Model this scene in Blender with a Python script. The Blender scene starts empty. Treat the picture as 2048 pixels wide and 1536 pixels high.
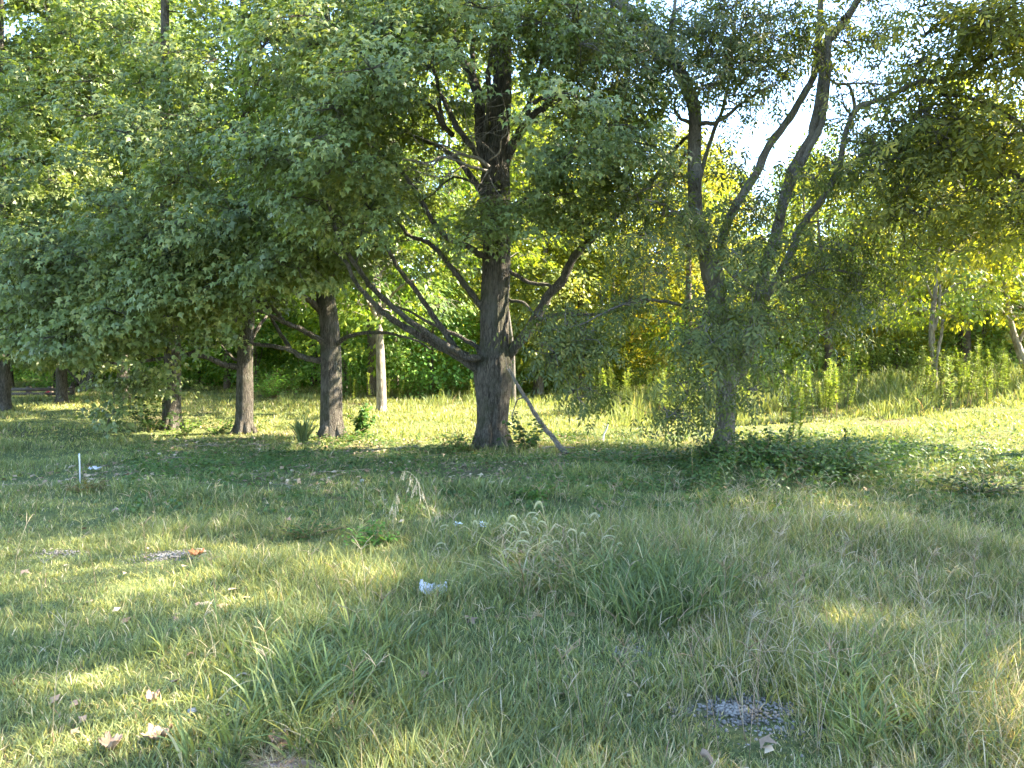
import bpy, math
import numpy as np
from mathutils import Vector
rng = np.random.default_rng(7)
R = math.radians
# ------------------------------------------------------------------ camera, sky, sun, exposure
sc = bpy.context.scene
F, PITCH, EYE = 1547.0, R(2.52), 1.6
cd = bpy.data.cameras.new("camera"); cam = bpy.data.objects.new("camera", cd)
sc.collection.objects.link(cam); sc.camera = cam
cam.location = (0, 0, EYE); cam.rotation_euler = (R(90)-PITCH, 0, 0)
cd.sensor_width = 36.0; cd.lens = 36.0*F/2048; cd.clip_start = 0.05; cd.clip_end = 600
SUN_AZ, SUN_EL = R(82), R(41)          # azimuth clockwise from the view direction (+Y)
w = bpy.data.worlds.new("World"); sc.world = w; w.use_nodes = True
nt = w.node_tree; bg = nt.nodes["Background"]
sky = nt.nodes.new("ShaderNodeTexSky"); sky.sky_type = 'NISHITA'; sky.sun_disc = False
sky.sun_elevation = SUN_EL; sky.sun_rotation = SUN_AZ; sky.dust_density = 0.4; sky.air_density = 1.0; sky.ozone_density = 3.0
nt.links.new(sky.outputs[0], bg.inputs[0]); bg.inputs[1].default_value = 0.13
sl = bpy.data.lights.new("sun", 'SUN'); sun = bpy.data.objects.new("sun", sl); sc.collection.objects.link(sun)
sl.energy = 5.0; sl.angle = R(0.5); sl.color = (1.0, 0.89, 0.70)
sdir = Vector((math.sin(SUN_AZ)*math.cos(SUN_EL), math.cos(SUN_AZ)*math.cos(SUN_EL), math.sin(SUN_EL)))
sun.rotation_euler = sdir.to_track_quat('Z', 'Y').to_euler()
sc.view_settings.view_transform = 'Standard'; sc.view_settings.look = 'None'
sc.view_settings.exposure = 3.2; sc.view_settings.gamma = 1.0
cy = sc.cycles
cy.max_bounces = 6; cy.diffuse_bounces = 4; cy.glossy_bounces = 2; cy.transmission_bounces = 4
cy.transparent_max_bounces = 4; cy.caustics_reflective = False; cy.caustics_refractive = False
cy.sample_clamp_indirect = 6.0
cy.use_denoising = True
try: cy.denoiser = 'OPENIMAGEDENOISE'; cy.denoising_prefilter = 'ACCURATE'
except Exception: pass
cy.use_adaptive_sampling = True; cy.adaptive_threshold = 0.02

# ------------------------------------------------------------------ small helpers
def unit(v): return v/np.maximum(np.linalg.norm(v, axis=-1, keepdims=True), 1e-9)
def smooth(t): t = np.clip(t, 0, 1); return t*t*(3-2*t)
_ns = np.random.default_rng(3)
_K = [(_ns.normal(size=(6, 2)), _ns.uniform(0, 6.28, 6)) for _ in range(8)]
def noise2(x, y, scale, seed=0):
    k, p = _K[seed % 8]; s = 0
    for i in range(6): s = s+np.sin((x*k[i, 0]+y*k[i, 1])*scale+p[i])
    return s/3.0                                     # about -1..1
def terr(x, y):
    x = np.asarray(x, float); y = np.asarray(y, float)
    rise = 0.75*smooth((x-1.0)/14)*smooth((y-8)/14)+0.35*smooth((x-4)/20)*smooth((y-20)/20)
    back = 0.35*smooth((y-26)/25)
    return rise+back+0.035*noise2(x, y, 0.5, 1)+0.015*noise2(x, y, 1.7, 2)
def ray(px, py):
    u = (px-1024)/F; v = (768-py)/F
    return np.array([u, math.cos(PITCH)+v*math.sin(PITCH), -math.sin(PITCH)+v*math.cos(PITCH)])
def at(px, py, Y):
    d = ray(px, py); t = Y/d[1]; return np.array([0, 0, EYE])+d*t
def gp(px, py):
    d = ray(px, py); t = 1.0
    while t < 120:
        p = np.array([0, 0, EYE])+d*t
        if p[2] <= terr(p[0], p[1]): break
        t += 0.02
    return np.array([p[0], p[1], float(terr(p[0], p[1]))])
def proj(P):
    P = np.asarray(P); q = P-np.array([0, 0, EYE])
    c, s = math.cos(PITCH), math.sin(PITCH)
    z = q[..., 1]*c-q[..., 2]*s; up = q[..., 1]*s+q[..., 2]*c
    return 1024+F*q[..., 0]/z, 768-F*up/z
class MB:
    """collects triangles and quads and links them as ONE mesh object"""
    def __init__(s): s.v = []; s.t = []; s.q = []; s.tm = []; s.qm = []; s.c = []; s.n = 0
    def add(s, v, tris=None, quads=None, mat=0, col=None):
        v = np.asarray(v, np.float32).reshape(-1, 3)
        if tris is not None and len(tris): s.t.append(np.asarray(tris, np.int64).reshape(-1, 3)+s.n); s.tm.append(np.full(len(s.t[-1]), mat, np.int32))
        if quads is not None and len(quads): s.q.append(np.asarray(quads, np.int64).reshape(-1, 4)+s.n); s.qm.append(np.full(len(s.q[-1]), mat, np.int32))
        if col is None: col = (1, 1, 1)
        col = np.broadcast_to(np.asarray(col, np.float32), (len(v), 3)); s.c.append(col)
        s.v.append(v); s.n += len(v)
    def mesh(s, name, mats, smooth_=False):
        v = np.concatenate(s.v); t = np.concatenate(s.t) if s.t else np.zeros((0, 3), np.int64); q = np.concatenate(s.q) if s.q else np.zeros((0, 4), np.int64)
        tm = np.concatenate(s.tm) if s.tm else np.zeros(0, np.int32); qm = np.concatenate(s.qm) if s.qm else np.zeros(0, np.int32)
        me = bpy.data.meshes.new(name); me.vertices.add(len(v)); me.vertices.foreach_set("co", v.ravel())
        li = np.concatenate([t.ravel(), q.ravel()]).astype(np.int32); me.loops.add(len(li)); me.loops.foreach_set("vertex_index", li)
        nt_, nq = len(t), len(q); me.polygons.add(nt_+nq)
        st = np.concatenate([np.arange(nt_)*3, nt_*3+np.arange(nq)*4]).astype(np.int32)
        me.polygons.foreach_set("loop_start", st)
        try: me.polygons.foreach_set("loop_total", np.concatenate([np.full(nt_, 3), np.full(nq, 4)]).astype(np.int32))
        except Exception: pass
        for m in (mats if isinstance(mats, (list, tuple)) else [mats]): me.materials.append(m)
        me.polygons.foreach_set("material_index", np.concatenate([tm, qm]).astype(np.int32))
        if smooth_: me.polygons.foreach_set("use_smooth", np.ones(nt_+nq, bool))
        a = me.color_attributes.new("tint", 'BYTE_COLOR', 'POINT'); c = np.concatenate(s.c)
        a.data.foreach_set("color", np.concatenate([c, np.ones((len(c), 1), np.float32)], 1).ravel())
        me.update(calc_edges=True); return me
    def build(s, name, mats, parent=None, smooth_=False, loc=None):
        me = s.mesh(name, mats, smooth_)
        return link(name, me, parent, loc)
def link(name, me, parent=None, loc=None):
    o = bpy.data.objects.new(name, me); sc.collection.objects.link(o)
    if parent is not None: o.parent = parent
    if loc is not None: o.location = tuple(float(c) for c in loc)
    return o
def tag(o, label=None, cat=None, group=None, kind=None):
    if label: o['label'] = label
    if cat: o['category'] = cat
    if group: o['group'] = group
    if kind: o['kind'] = kind
    return o
def root(name, loc, label, cat, group=None):
    o = bpy.data.objects.new(name, None); sc.collection.objects.link(o); o.empty_display_size = .2
    o.location = tuple(float(c) for c in loc); return tag(o, label, cat, group)
def copy_tree(o, loc, rz, s, label, tint=None):
    c = o.copy(); sc.collection.objects.link(c); c.location = tuple(float(a) for a in loc); c.rotation_euler = (0, 0, rz); c.scale = s
    c['label'] = label
    for ch in o.children:
        d = ch.copy(); sc.collection.objects.link(d); d.parent = c
        if tint is not None: d.color = (*tint, 1)
    if tint is not None: c.color = (*tint, 1)
    return c

# ------------------------------------------------------------------ materials
def newmat(name):
    m = bpy.data.materials.new(name); m.use_nodes = True; n = m.node_tree
    for x in list(n.nodes): n.nodes.remove(x)
    return m, n, n.nodes.new("ShaderNodeOutputMaterial")
def ramp(n, stops, fac):
    r = n.nodes.new("ShaderNodeValToRGB"); e = r.color_ramp.elements
    while len(e) < len(stops): e.new(0.5)
    for i, (p, c) in enumerate(stops): e[i].position = p; e[i].color = (*c, 1)
    n.links.new(fac, r.inputs[0]); return r.outputs[0]
def mixc(n, mode, fac, a, b):
    m = n.nodes.new("ShaderNodeMix"); m.data_type = 'RGBA'; m.blend_type = mode
    if isinstance(fac, (int, float)): m.inputs[0].default_value = fac
    else: n.links.new(fac, m.inputs[0])
    for sock, x in ((m.inputs[6], a), (m.inputs[7], b)):
        if isinstance(x, tuple): sock.default_value = (*x, 1)
        else: n.links.new(x, sock)
    return m.outputs[2]
def leaf_mat(name, stops, trans=(1.25, 1.2, 0.5), tfac=0.45, gloss=0.35, use_tint=False, rough=0.5, objtint=False):
    m, n, out = newmat(name)
    g = n.nodes.new("ShaderNodeNewGeometry")
    nz = n.nodes.new("ShaderNodeTexNoise"); nz.inputs['Scale'].default_value = 0.7; nz.inputs['Detail'].default_value = 1
    tc = n.nodes.new("ShaderNodeTexCoord"); n.links.new(tc.outputs['Object'], nz.inputs['Vector'])
    mm = n.nodes.new("ShaderNodeMath"); mm.operation = 'MULTIPLY_ADD'; n.links.new(nz.outputs[0], mm.inputs[0]); mm.inputs[1].default_value = 1.5; mm.inputs[2].default_value = -0.72
    ad = n.nodes.new("ShaderNodeMath"); ad.operation = 'ADD'; n.links.new(mm.outputs[0], ad.inputs[0])
    mr = n.nodes.new("ShaderNodeMath"); mr.operation = 'MULTIPLY_ADD'; n.links.new(g.outputs['Random Per Island'], mr.inputs[0]); mr.inputs[1].default_value = 0.75; mr.inputs[2].default_value = 0.12
    n.links.new(mr.outputs[0], ad.inputs[1])
    col = ramp(n, stops, ad.outputs[0])
    if use_tint:
        a = n.nodes.new("ShaderNodeVertexColor"); a.layer_name = "tint"; col = mixc(n, 'MULTIPLY', 1.0, col, a.outputs[0])
    if objtint:
        oi = n.nodes.new("ShaderNodeObjectInfo"); col = mixc(n, 'MULTIPLY', 1.0, col, oi.outputs['Color'])
    p = n.nodes.new("ShaderNodeBsdfPrincipled"); n.links.new(col, p.inputs['Base Color'])
    p.inputs['Roughness'].default_value = rough; p.inputs['Specular IOR Level'].default_value = gloss
    t = n.nodes.new("ShaderNodeBsdfTranslucent"); tcx = mixc(n, 'MULTIPLY', 1.0, col, trans); n.links.new(tcx, t.inputs[0])
    mx = n.nodes.new("ShaderNodeMixShader"); mx.inputs[0].default_value = tfac
    n.links.new(p.outputs[0], mx.inputs[1]); n.links.new(t.outputs[0], mx.inputs[2]); n.links.new(mx.outputs[0], out.inputs[0])
    return m
def bark_mat(name, dark, light, moss=None, zs=0.18, sc_=14, bump=0.6, patch=(0.5, 0.47, 0.42)):
    m, n, out = newmat(name)
    tc = n.nodes.new("ShaderNodeTexCoord"); mp = n.nodes.new("ShaderNodeMapping"); mp.inputs['Scale'].default_value = (1, 1, zs)
    n.links.new(tc.outputs['Object'], mp.inputs[0])
    v = n.nodes.new("ShaderNodeTexVoronoi"); v.inputs['Scale'].default_value = sc_*1.6; v.feature = 'DISTANCE_TO_EDGE'
    nz = n.nodes.new("ShaderNodeTexNoise"); nz.inputs['Scale'].default_value = sc_; nz.inputs['Detail'].default_value = 6; nz.inputs['Roughness'].default_value = .7
    n.links.new(mp.outputs[0], nz.inputs['Vector'])
    mv = n.nodes.new("ShaderNodeVectorMath"); mv.operation = 'MULTIPLY_ADD'; mv.inputs[1].default_value = (.12, .12, .12)
    n.links.new(nz.outputs[1], mv.inputs[0]); n.links.new(mp.outputs[0], mv.inputs[2]); n.links.new(mv.outputs[0], v.inputs['Vector'])
    h = n.nodes.new("ShaderNodeMath"); h.operation = 'MULTIPLY_ADD'; n.links.new(v.outputs[0], h.inputs[0]); h.inputs[1].default_value = 1.6; n.links.new(nz.outputs[0], h.inputs[2])
    col = ramp(n, [(0.35, dark), (0.62, tuple((a+b)/2 for a, b in zip(dark, light))), (0.95, light)], h.outputs[0])
    n2 = n.nodes.new("ShaderNodeTexNoise"); n2.inputs['Scale'].default_value = 2.2; n2.inputs['Detail'].default_value = 5; n.links.new(tc.outputs['Object'], n2.inputs['Vector'])
    f = ramp(n, [(0.52, (0, 0, 0)), (0.66, (1, 1, 1))], n2.outputs[0]); f2 = n.nodes.new("ShaderNodeMath"); f2.operation = 'MULTIPLY'; n.links.new(f, f2.inputs[0]); f2.inputs[1].default_value = .45
    col = mixc(n, 'MIX', f2.outputs[0], col, patch)
    if moss:
        n3 = n.nodes.new("ShaderNodeTexNoise"); n3.inputs['Scale'].default_value = 3.3; n3.inputs['Detail'].default_value = 4; n3.noise_dimensions = '3D'
        mp3 = n.nodes.new("ShaderNodeMapping"); mp3.inputs['Location'].default_value = (7, 3, 1); n.links.new(tc.outputs['Object'], mp3.inputs[0]); n.links.new(mp3.outputs[0], n3.inputs['Vector'])
        f = ramp(n, [(0.5, (0, 0, 0)), (0.7, (1, 1, 1))], n3.outputs[0]); f3 = n.nodes.new("ShaderNodeMath"); f3.operation = 'MULTIPLY'; n.links.new(f, f3.inputs[0]); f3.inputs[1].default_value = .6
        col = mixc(n, 'MIX', f3.outputs[0], col, moss)
    p = n.nodes.new("ShaderNodeBsdfPrincipled"); p.inputs['Roughness'].default_value = .9; p.inputs['Specular IOR Level'].default_value = .15; n.links.new(col, p.inputs['Base Color'])
    b = n.nodes.new("ShaderNodeBump"); b.inputs['Strength'].default_value = bump; b.inputs['Distance'].default_value = .06; n.links.new(h.outputs[0], b.inputs['Height']); n.links.new(b.outputs[0], p.inputs['Normal'])
    n.links.new(p.outputs[0], out.inputs[0]); return m
def plain_mat(name, a, b, scale=8, rough=.8, spec=.3, bump=0.0, tint=False):
    m, n, out = newmat(name); tc = n.nodes.new("ShaderNodeTexCoord")
    nz = n.nodes.new("ShaderNodeTexNoise"); nz.inputs['Scale'].default_value = scale; nz.inputs['Detail'].default_value = 5; n.links.new(tc.outputs['Object'], nz.inputs['Vector'])
    col = ramp(n, [(0.3, a), (0.7, b)], nz.outputs[0])
    if tint:
        v = n.nodes.new("ShaderNodeVertexColor"); v.layer_name = "tint"; col = mixc(n, 'MULTIPLY', 1.0, col, v.outputs[0])
    p = n.nodes.new("ShaderNodeBsdfPrincipled"); p.inputs['Roughness'].default_value = rough; p.inputs['Specular IOR Level'].default_value = spec; n.links.new(col, p.inputs['Base Color'])
    if bump:
        b_ = n.nodes.new("ShaderNodeBump"); b_.inputs['Strength'].default_value = bump; n.links.new(nz.outputs[0], b_.inputs['Height']); n.links.new(b_.outputs[0], p.inputs['Normal'])
    n.links.new(p.outputs[0], out.inputs[0]); return m
M = {}
M['maple'] = leaf_mat("maple_leaf", [(0, (.085, .112, .036)), (.45, (.135, .178, .056)), (.8, (.195, .235, .075)), (1, (.27, .28, .09))], trans=(1.35, 1.4, .5), tfac=.38, gloss=.5, rough=.45)
M['ash'] = leaf_mat("ash_leaf", [(0, (.050, .066, .022)), (.5, (.085, .108, .032)), (.85, (.13, .15, .042)), (1, (.20, .19, .055))], trans=(1.6, 1.6, .45), tfac=.46, gloss=.4)
M['wood_leaf'] = leaf_mat("woods_leaf", [(0, (.065, .095, .025)), (.45, (.13, .165, .040)), (.8, (.21, .23, .05)), (1, (.30, .27, .06))], trans=(1.5, 1.4, .5), tfac=.5, objtint=True)
M['under_leaf'] = leaf_mat("understory_leaf", [(0, (.045, .08, .025)), (.5, (.085, .145, .04)), (1, (.15, .20, .055))], trans=(1.4, 1.4, .5), tfac=.42, objtint=True)
M['grass'] = leaf_mat("grass_blade", [(0, (.75, .75, .75)), (1, (1.2, 1.2, 1.2))], trans=(1.15, 1.1, .6), tfac=.42, gloss=.35, use_tint=True, rough=.5)
M['bark'] = bark_mat("maple_bark", (.020, .016, .012), (.20, .175, .14), moss=(.06, .07, .03), bump=1.0, sc_=18, patch=(.23, .215, .18))
M['bark_smooth'] = bark_mat("ash_bark", (.06, .052, .042), (.17, .155, .13), zs=.3, sc_=20, bump=.45, patch=(.25, .24, .20))
M['bark_branch'] = bark_mat("branch_bark", (.035, .026, .019), (.15, .12, .092), zs=1, sc_=18, bump=.3, patch=(.27, .25, .2))
M['dead'] = bark_mat("dead_wood", (.12, .10, .08), (.30, .26, .21), zs=.5, sc_=14, bump=.4, patch=(.34, .31, .26))
M['pale_bark'] = bark_mat("pale_bark", (.10, .08, .06), (.30, .26, .21), zs=.25, sc_=10, bump=.4, patch=(.5, .46, .4))

def ground_mat():
    m, n, out = newmat("soil_and_thatch"); tc = n.nodes.new("ShaderNodeTexCoord")
    nz = n.nodes.new("ShaderNodeTexNoise"); nz.inputs['Scale'].default_value = 38; nz.inputs['Detail'].default_value = 8; nz.inputs['Roughness'].default_value = .75; n.links.new(tc.outputs['Object'], nz.inputs['Vector'])
    n2 = n.nodes.new("ShaderNodeTexNoise"); n2.inputs['Scale'].default_value = .55; n2.inputs['Detail'].default_value = 6; n.links.new(tc.outputs['Object'], n2.inputs['Vector'])
    c1 = ramp(n, [(.3, (.05, .040, .024)), (.5, (.12, .095, .058)), (.72, (.24, .19, .12))], nz.outputs[0])
    c2 = ramp(n, [(.3, (.05, .062, .024)), (.5, (.10, .12, .042)), (.72, (.19, .20, .085))], nz.outputs[0])
    f = ramp(n, [(.30, (0, 0, 0)), (.46, (1, 1, 1))], n2.outputs[0])
    col = mixc(n, 'MIX', f, c1, c2)
    p = n.nodes.new("ShaderNodeBsdfPrincipled"); p.inputs['Roughness'].default_value = .95; p.inputs['Specular IOR Level'].default_value = .1; n.links.new(col, p.inputs['Base Color'])
    b = n.nodes.new("ShaderNodeBump"); b.inputs['Strength'].default_value = .8; b.inputs['Distance'].default_value = .03; n.links.new(nz.outputs[0], b.inputs['Height']); n.links.new(b.outputs[0], p.inputs['Normal'])
    n.links.new(p.outputs[0], out.inputs[0]); return m

# ------------------------------------------------------------------ ground
def build_ground():
    xs = np.concatenate([np.linspace(-260, -30, 24)[:-1], np.linspace(-30, 30, 241), np.linspace(30, 260, 24)[1:]])
    ys = np.concatenate([np.linspace(-60, -1, 12)[:-1], np.linspace(-1, 40, 206), np.linspace(40, 320, 30)[1:]])
    X, Y = np.meshgrid(xs, ys); Z = terr(X, Y)
    v = np.stack([X, Y, Z], -1).reshape(-1, 3); nx, ny = len(xs), len(ys)
    i, j = np.meshgrid(np.arange(nx-1), np.arange(ny-1)); a = (j*nx+i).ravel()
    mb = MB(); mb.add(v, quads=np.stack([a, a+1, a+1+nx, a+nx], 1))
    return tag(mb.build("ground", ground_mat(), smooth_=True), "grassy soil with thatch and leaf litter", kind='structure')
build_ground()

# ------------------------------------------------------------------ tubes and leaves
def tube(mb, pts, rad, sides=6, ridges=0.0, mat=0, col=None, rs=None):
    pts = np.asarray(pts, float); rad = np.broadcast_to(np.asarray(rad, float), (len(pts),)); n = len(pts)
    tg = unit(np.gradient(pts, axis=0)); ref = np.array([0.3, 1.0, 0.12]) if abs(tg[0][1]) < .8 else np.array([1., 0, .2])
    a = unit(np.cross(tg, ref)); b = np.cross(tg, a)
    th = np.arange(sides)*2*math.pi/sides
    rr = rad[:, None]*np.ones(sides)
    if ridges:
        ph = (rs or 0)
        hh = np.arange(n)[:, None]*0.35
        rr = rr*(1+ridges*(0.5*np.sin(th*7+np.sin(hh*.5+ph)*1.6+ph)+.4*np.sin(th*13+np.sin(hh*.8)*2+ph*2)+.35*np.sin(th*23+hh*1.7)+.6*np.sin(th*3+hh*.4+ph)))
    v = pts[:, None]+rr[..., None]*(np.cos(th)[None, :, None]*a[:, None]+np.sin(th)[None, :, None]*b[:, None])
    i = np.arange(n-1)[:, None]*sides; k = np.arange(sides)[None]; k2 = (k+1) % sides
    q = np.stack([i+k, i+k2, i+sides+k2, i+sides+k], -1).reshape(-1, 4)
    vv = v.reshape(-1, 3); base = n*sides
    vv = np.concatenate([vv, pts[:1], pts[-1:]])
    k = np.arange(sides); t = np.concatenate([np.stack([np.full(sides, base), (k+1) % sides, k], 1), np.stack([np.full(sides, base+1), (n-1)*sides+k, (n-1)*sides+(k+1) % sides], 1)])
    mb.add(vv, tris=t, quads=q, mat=mat, col=col)
def spline(P, n):
    P = np.asarray(P, float); m = len(P)
    if m == 2: return P[0]+(P[1]-P[0])*np.linspace(0, 1, n)[:, None]
    d = np.r_[0, np.cumsum(np.linalg.norm(np.diff(P[:, :3], axis=0), axis=1)+1e-6)]; t = np.linspace(0, d[-1], n)
    Q = np.vstack([2*P[0]-P[1], P, 2*P[-1]-P[-2]]); out = []
    for tt in t:
        k = min(max(np.searchsorted(d, tt, 'right')-1, 0), m-2); u = (tt-d[k])/(d[k+1]-d[k]); p0, p1, p2, p3 = Q[k:k+4]
        out.append(.5*((2*p1)+(-p0+p2)*u+(2*p0-5*p1+4*p2-p3)*u*u+(-p0+3*p1-3*p2+p3)*u**3))
    return np.array(out)
# leaf templates: x across, y along, z up (normal)
T_MAPLE = (np.array([[0, -.05, 0], [-.52, .38, -.10], [-.17, .50, .02], [0, 1.0, -.22], [.17, .50, .02], [.52, .38, -.10]], float),
           np.array([[0, 1, 2], [0, 2, 4], [2, 3, 4], [0, 4, 5]]))
T_OVAL = (np.array([[0, 0, 0], [-.27, .42, -.03], [0, 1, -.12], [.27, .42, -.03]], float), np.array([[0, 3, 1], [1, 3, 2]]))
def _ashleaf():
    v = []; t = []
    for (y, sx, a) in ((.15, -1, 1.0), (.22, 1, 1.0), (.42, -1, .85), (.5, 1, .85), (.72, 0, 0)):
        d = np.array([sx*math.sin(a), math.cos(a)*.9, -.35 if sx else -.2]); d /= np.linalg.norm(d); L = .46 if sx else .52
        s = np.array([d[1], -d[0], 0]); b = np.array([0, y, -.1*y*y]); k = len(v)
        v += [b, b+d*L*.45-s*.085, b+d*L, b+d*L*.45+s*.085]; t += [[k, k+3, k+1], [k+1, k+3, k+2]]
    return np.array(v), np.array(t)
T_ASH = _ashleaf()
T_LANCE = (np.array([[0, 0, 0], [-.09, .4, 0], [0, 1, -.28], [.09, .4, 0]], float), np.array([[0, 3, 1], [1, 3, 2]]))
def frames(d, n):
    d = unit(d); n = n-(n*d).sum(-1, keepdims=True)*d; n = unit(n); return np.cross(d, n), d, n
def leaves(mb, pos, d, n, size, T, mat=0, col=None):
    tv, tt = T; x, y, z = frames(d, n); size = np.broadcast_to(size, (len(pos),))
    v = pos[:, None]+size[:, None, None]*(tv[None, :, 0:1]*x[:, None]+tv[None, :, 1:2]*y[:, None]+tv[None, :, 2:3]*z[:, None])
    t = (tt[None]+(np.arange(len(pos))*len(tv))[:, None, None]).reshape(-1, 3)
    if col is not None: col = np.repeat(np.asarray(col), len(tv), axis=0)
    mb.add(v.reshape(-1, 3), tris=t, mat=mat, col=col)
def clump_leaves(mb, rg, C, Rr, nl, axis, size, T, nsub=14, sub=.13, droop=.75, mat=0, twigs=None):
    """C clump centres, Rr radii (n,3), nl leaves per clump; leaves sit in small sprays round each clump"""
    for c, r, n in zip(C, Rr, nl):
        ns = max(3, int(nsub*r[0]/.6))
        dd = unit(rg.normal(size=(ns, 3))+np.array([0, 0, .25])); rad = rg.uniform(.35, 1, (ns, 1))**.5
        S = c+dd*rad*r; S[:, 2] -= .25*((S[:, 0]-c[0])**2+(S[:, 1]-c[1])**2)/max(r[0], .1)
        if twigs is not None:
            for s_ in S[:: 2]:
                mid = (c+s_)/2+rg.normal(size=3)*.04+np.array([0, 0, .05]); tube(twigs, [c, mid, s_], [.008, .006, .003], 3)
        k = rg.integers(0, ns, n); off = rg.normal(size=(n, 3))*sub*np.array([1, 1, .55])
        p = S[k]+off
        out = unit((p-axis)*np.array([1, 1, .3])); loc = unit(p-c)
        d = out*.55+loc*.35+np.array([0, 0, -droop])+rg.normal(size=(n, 3))*.42
        nn = np.array([0, 0, 1.])+out*.55+loc*.35+rg.normal(size=(n, 3))*.38
        leaves(mb, p, d, nn, size*(.5+.85*rg.uniform(0, 1, n)**.7), T, mat)
class Skel:
    def __init__(s): s.p = []; s.r = []
    def add(s, pts, rad): s.p.append(np.asarray(pts)); s.r.append(np.broadcast_to(np.asarray(rad, float), (len(pts),)))
    def arr(s): return np.concatenate(s.p), np.concatenate(s.r)
def attach(sk, mb, rg, C, trunk_xy, sides=5, maxr=.07):
    """joins each clump centre to the nearest suitable point of the skeleton by a curved branch"""
    order = np.argsort(np.linalg.norm(C[:, :2]-trunk_xy, axis=1)); P, Rd = sk.arr()
    for i in order:
        c = C[i]; dv = c-P; dist = np.linalg.norm(dv, axis=1)
        hor = np.linalg.norm(P[:, :2]-trunk_xy, axis=1); hc = np.linalg.norm(c[:2]-trunk_xy)
        cost = dist+np.where(P[:, 2] > c[2]+.25, 1.5, 0)+np.where(hor > hc+.2, 1.5, 0)
        j = int(np.argmin(cost)); a = P[j]; L = dist[j]
        if L < .15: continue
        r0 = min(Rd[j]*.6, .009+.012*L, maxr); nseg = max(4, int(L/.28)+2)
        up = np.array([0, 0, .16*L]); m1 = a+(c-a)*.35+up*rg.uniform(-.3, 1)+rg.normal(size=3)*.06*L; m2 = a+(c-a)*.7+up*rg.uniform(0, 1)+rg.normal(size=3)*.05*L
        pts = spline([a, m1, m2, c], nseg); rad = np.linspace(r0, .005, nseg); tube(mb, pts, rad, sides if r0 > .02 else 4)
        P = np.concatenate([P, pts[1:]]); Rd = np.concatenate([Rd, rad[1:]])
def pxline(rt, pts, Y0, dY=0.0, wob=0.0, rg=rng):
    """limb through picture points at real depth Y0 .. Y0+dY; coordinates relative to the tree's base"""
    n = len(pts); return np.array([at(x, y, Y0+dY*(i/(n-1))**1.2) for i, (x, y) in enumerate(pts)])-rt
def in_lower(px, py, line):
    xs = [a for a, b in line]; ys = [b for a, b in line]; return py < np.interp(px, xs, ys)

def flare(base, h, r, n=6):
    """root flare profile"""
    return r*(1+.55*np.exp(-h/(.16*max(r/.25, .5)+.08)))
def make_tree(name, label, cat, rt, trunk, limbs, crown, leaf, bark, limbbark=None, seed=1, T=T_MAPLE, size=.12, group=None, nsub=11, sub=.105, sides=28, ridges=.05, twigs_on=True, droop=.75):
    """trunk: (points, radii) relative to rt; limbs: list of (points, r0, r1); crown: (C, Rr, nl)"""
    rg = np.random.default_rng(seed); t = root(name, rt, label, cat, group)
    mb = MB(); TP, TR = trunk; n = 90; prof = spline(np.c_[np.array(TP, float), np.array(TR, float)[:, None]], n)
    pts, rad = prof[:, :3], prof[:, 3]; tube(mb, pts, rad, sides, ridges, rs=seed)
    # buttress roots
    r0 = rad[0]
    for k in range(7):
        a = k*6.283/7+rg.uniform(-.3, .3); dx = np.array([math.cos(a), math.sin(a), 0]); L = r0*rg.uniform(1.0, 1.9)
        tube(mb, [pts[0]+dx*r0*.35+[0, 0, r0*2.2], pts[0]+dx*r0*.6+[0, 0, r0*1.0], pts[0]+dx*(r0*.7+L*.2)+[0, 0, .08], pts[0]+dx*(r0*.9+L*.4)-[0, 0, .07]], [r0*.3, r0*.33, r0*.26, r0*.12], 9, .08, rs=k)
    tr = mb.build("trunk", M[bark], t, True)
    sk = Skel(); sk.add(pts[12:], rad[12:])
    lb = MB()
    for L in limbs:
        P, a, b = L[:3]; m = max(6, int(len(P)*4)); Q = spline(P, m); Q[2:] += rg.normal(size=(m-2, 3))*.006
        rr = np.linspace(a, b, m)*(1+.07*np.sin(np.arange(m)*1.9+seed)); rr[0] *= 1.25
        tube(lb, Q, rr, 12 if a > .05 else 7, .05, rs=len(P)); sk.add(Q, rr)
    C, Rr, nl = crown
    attach(sk, lb, rg, C, pts[len(pts)//3][:2])
    lv = MB(); clump_leaves(lv, rg, C, Rr, nl, np.array([pts[30][0], pts[30][1], 2.0]), size, T, nsub, sub, droop, twigs=lb if twigs_on else None)
    lb.build("branches", M[limbbark or bark], t, True)
    lv.build("crown", M[leaf], t)
    return t
GAPS = [(610, 1165, 160, 34), (70, 1430, 170, 110), (1880, 1450, 260, 90), (1590, 1030, 110, 22), (700, 945, 60, 12), (1880, 930, 150, 18), (1900, 880, 250, 18), (1400, 850, 300, 30), (820, 850, 130, 30), (400, 860, 110, 16), (150, 812, 130, 9), (820, 835, 160, 40), (1900, 850, 250, 30)]
_gw = []
for i_, (a_, b_, c_, d_) in enumerate(GAPS):
    ex = (.62, .68, .62)[i_] if i_ < 3 else .42; g0 = gp(a_, b_); g1 = gp(a_+c_, b_); g2 = gp(a_, max(b_-d_, 795)); _gw.append((g0[0], g0[1], abs(g1[0]-g0[0])*.85+ex, abs(g2[1]-g0[1])*.85+ex))
def sunlit_gap(P):
    """true where a clump would shade one of the openings in the canopy that let the sun reach the grass"""
    g = P-np.array(sdir)*(P[2]/sdir[2])
    return g[1] > 1.5 and any(((g[0]-a)/c)**2+((g[1]-b)/d)**2 < 1 for a, b, c, d in _gw)
SKYH = [(10, 50, 85, 62), (250, 135, 30, 26), (470, 145, 34, 26), (1345, 215, 70, 55), (1610, 250, 70, 90), (1500, 270, 55, 45), (1740, 110, 60, 40), (1735, 395, 40, 25)]
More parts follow.
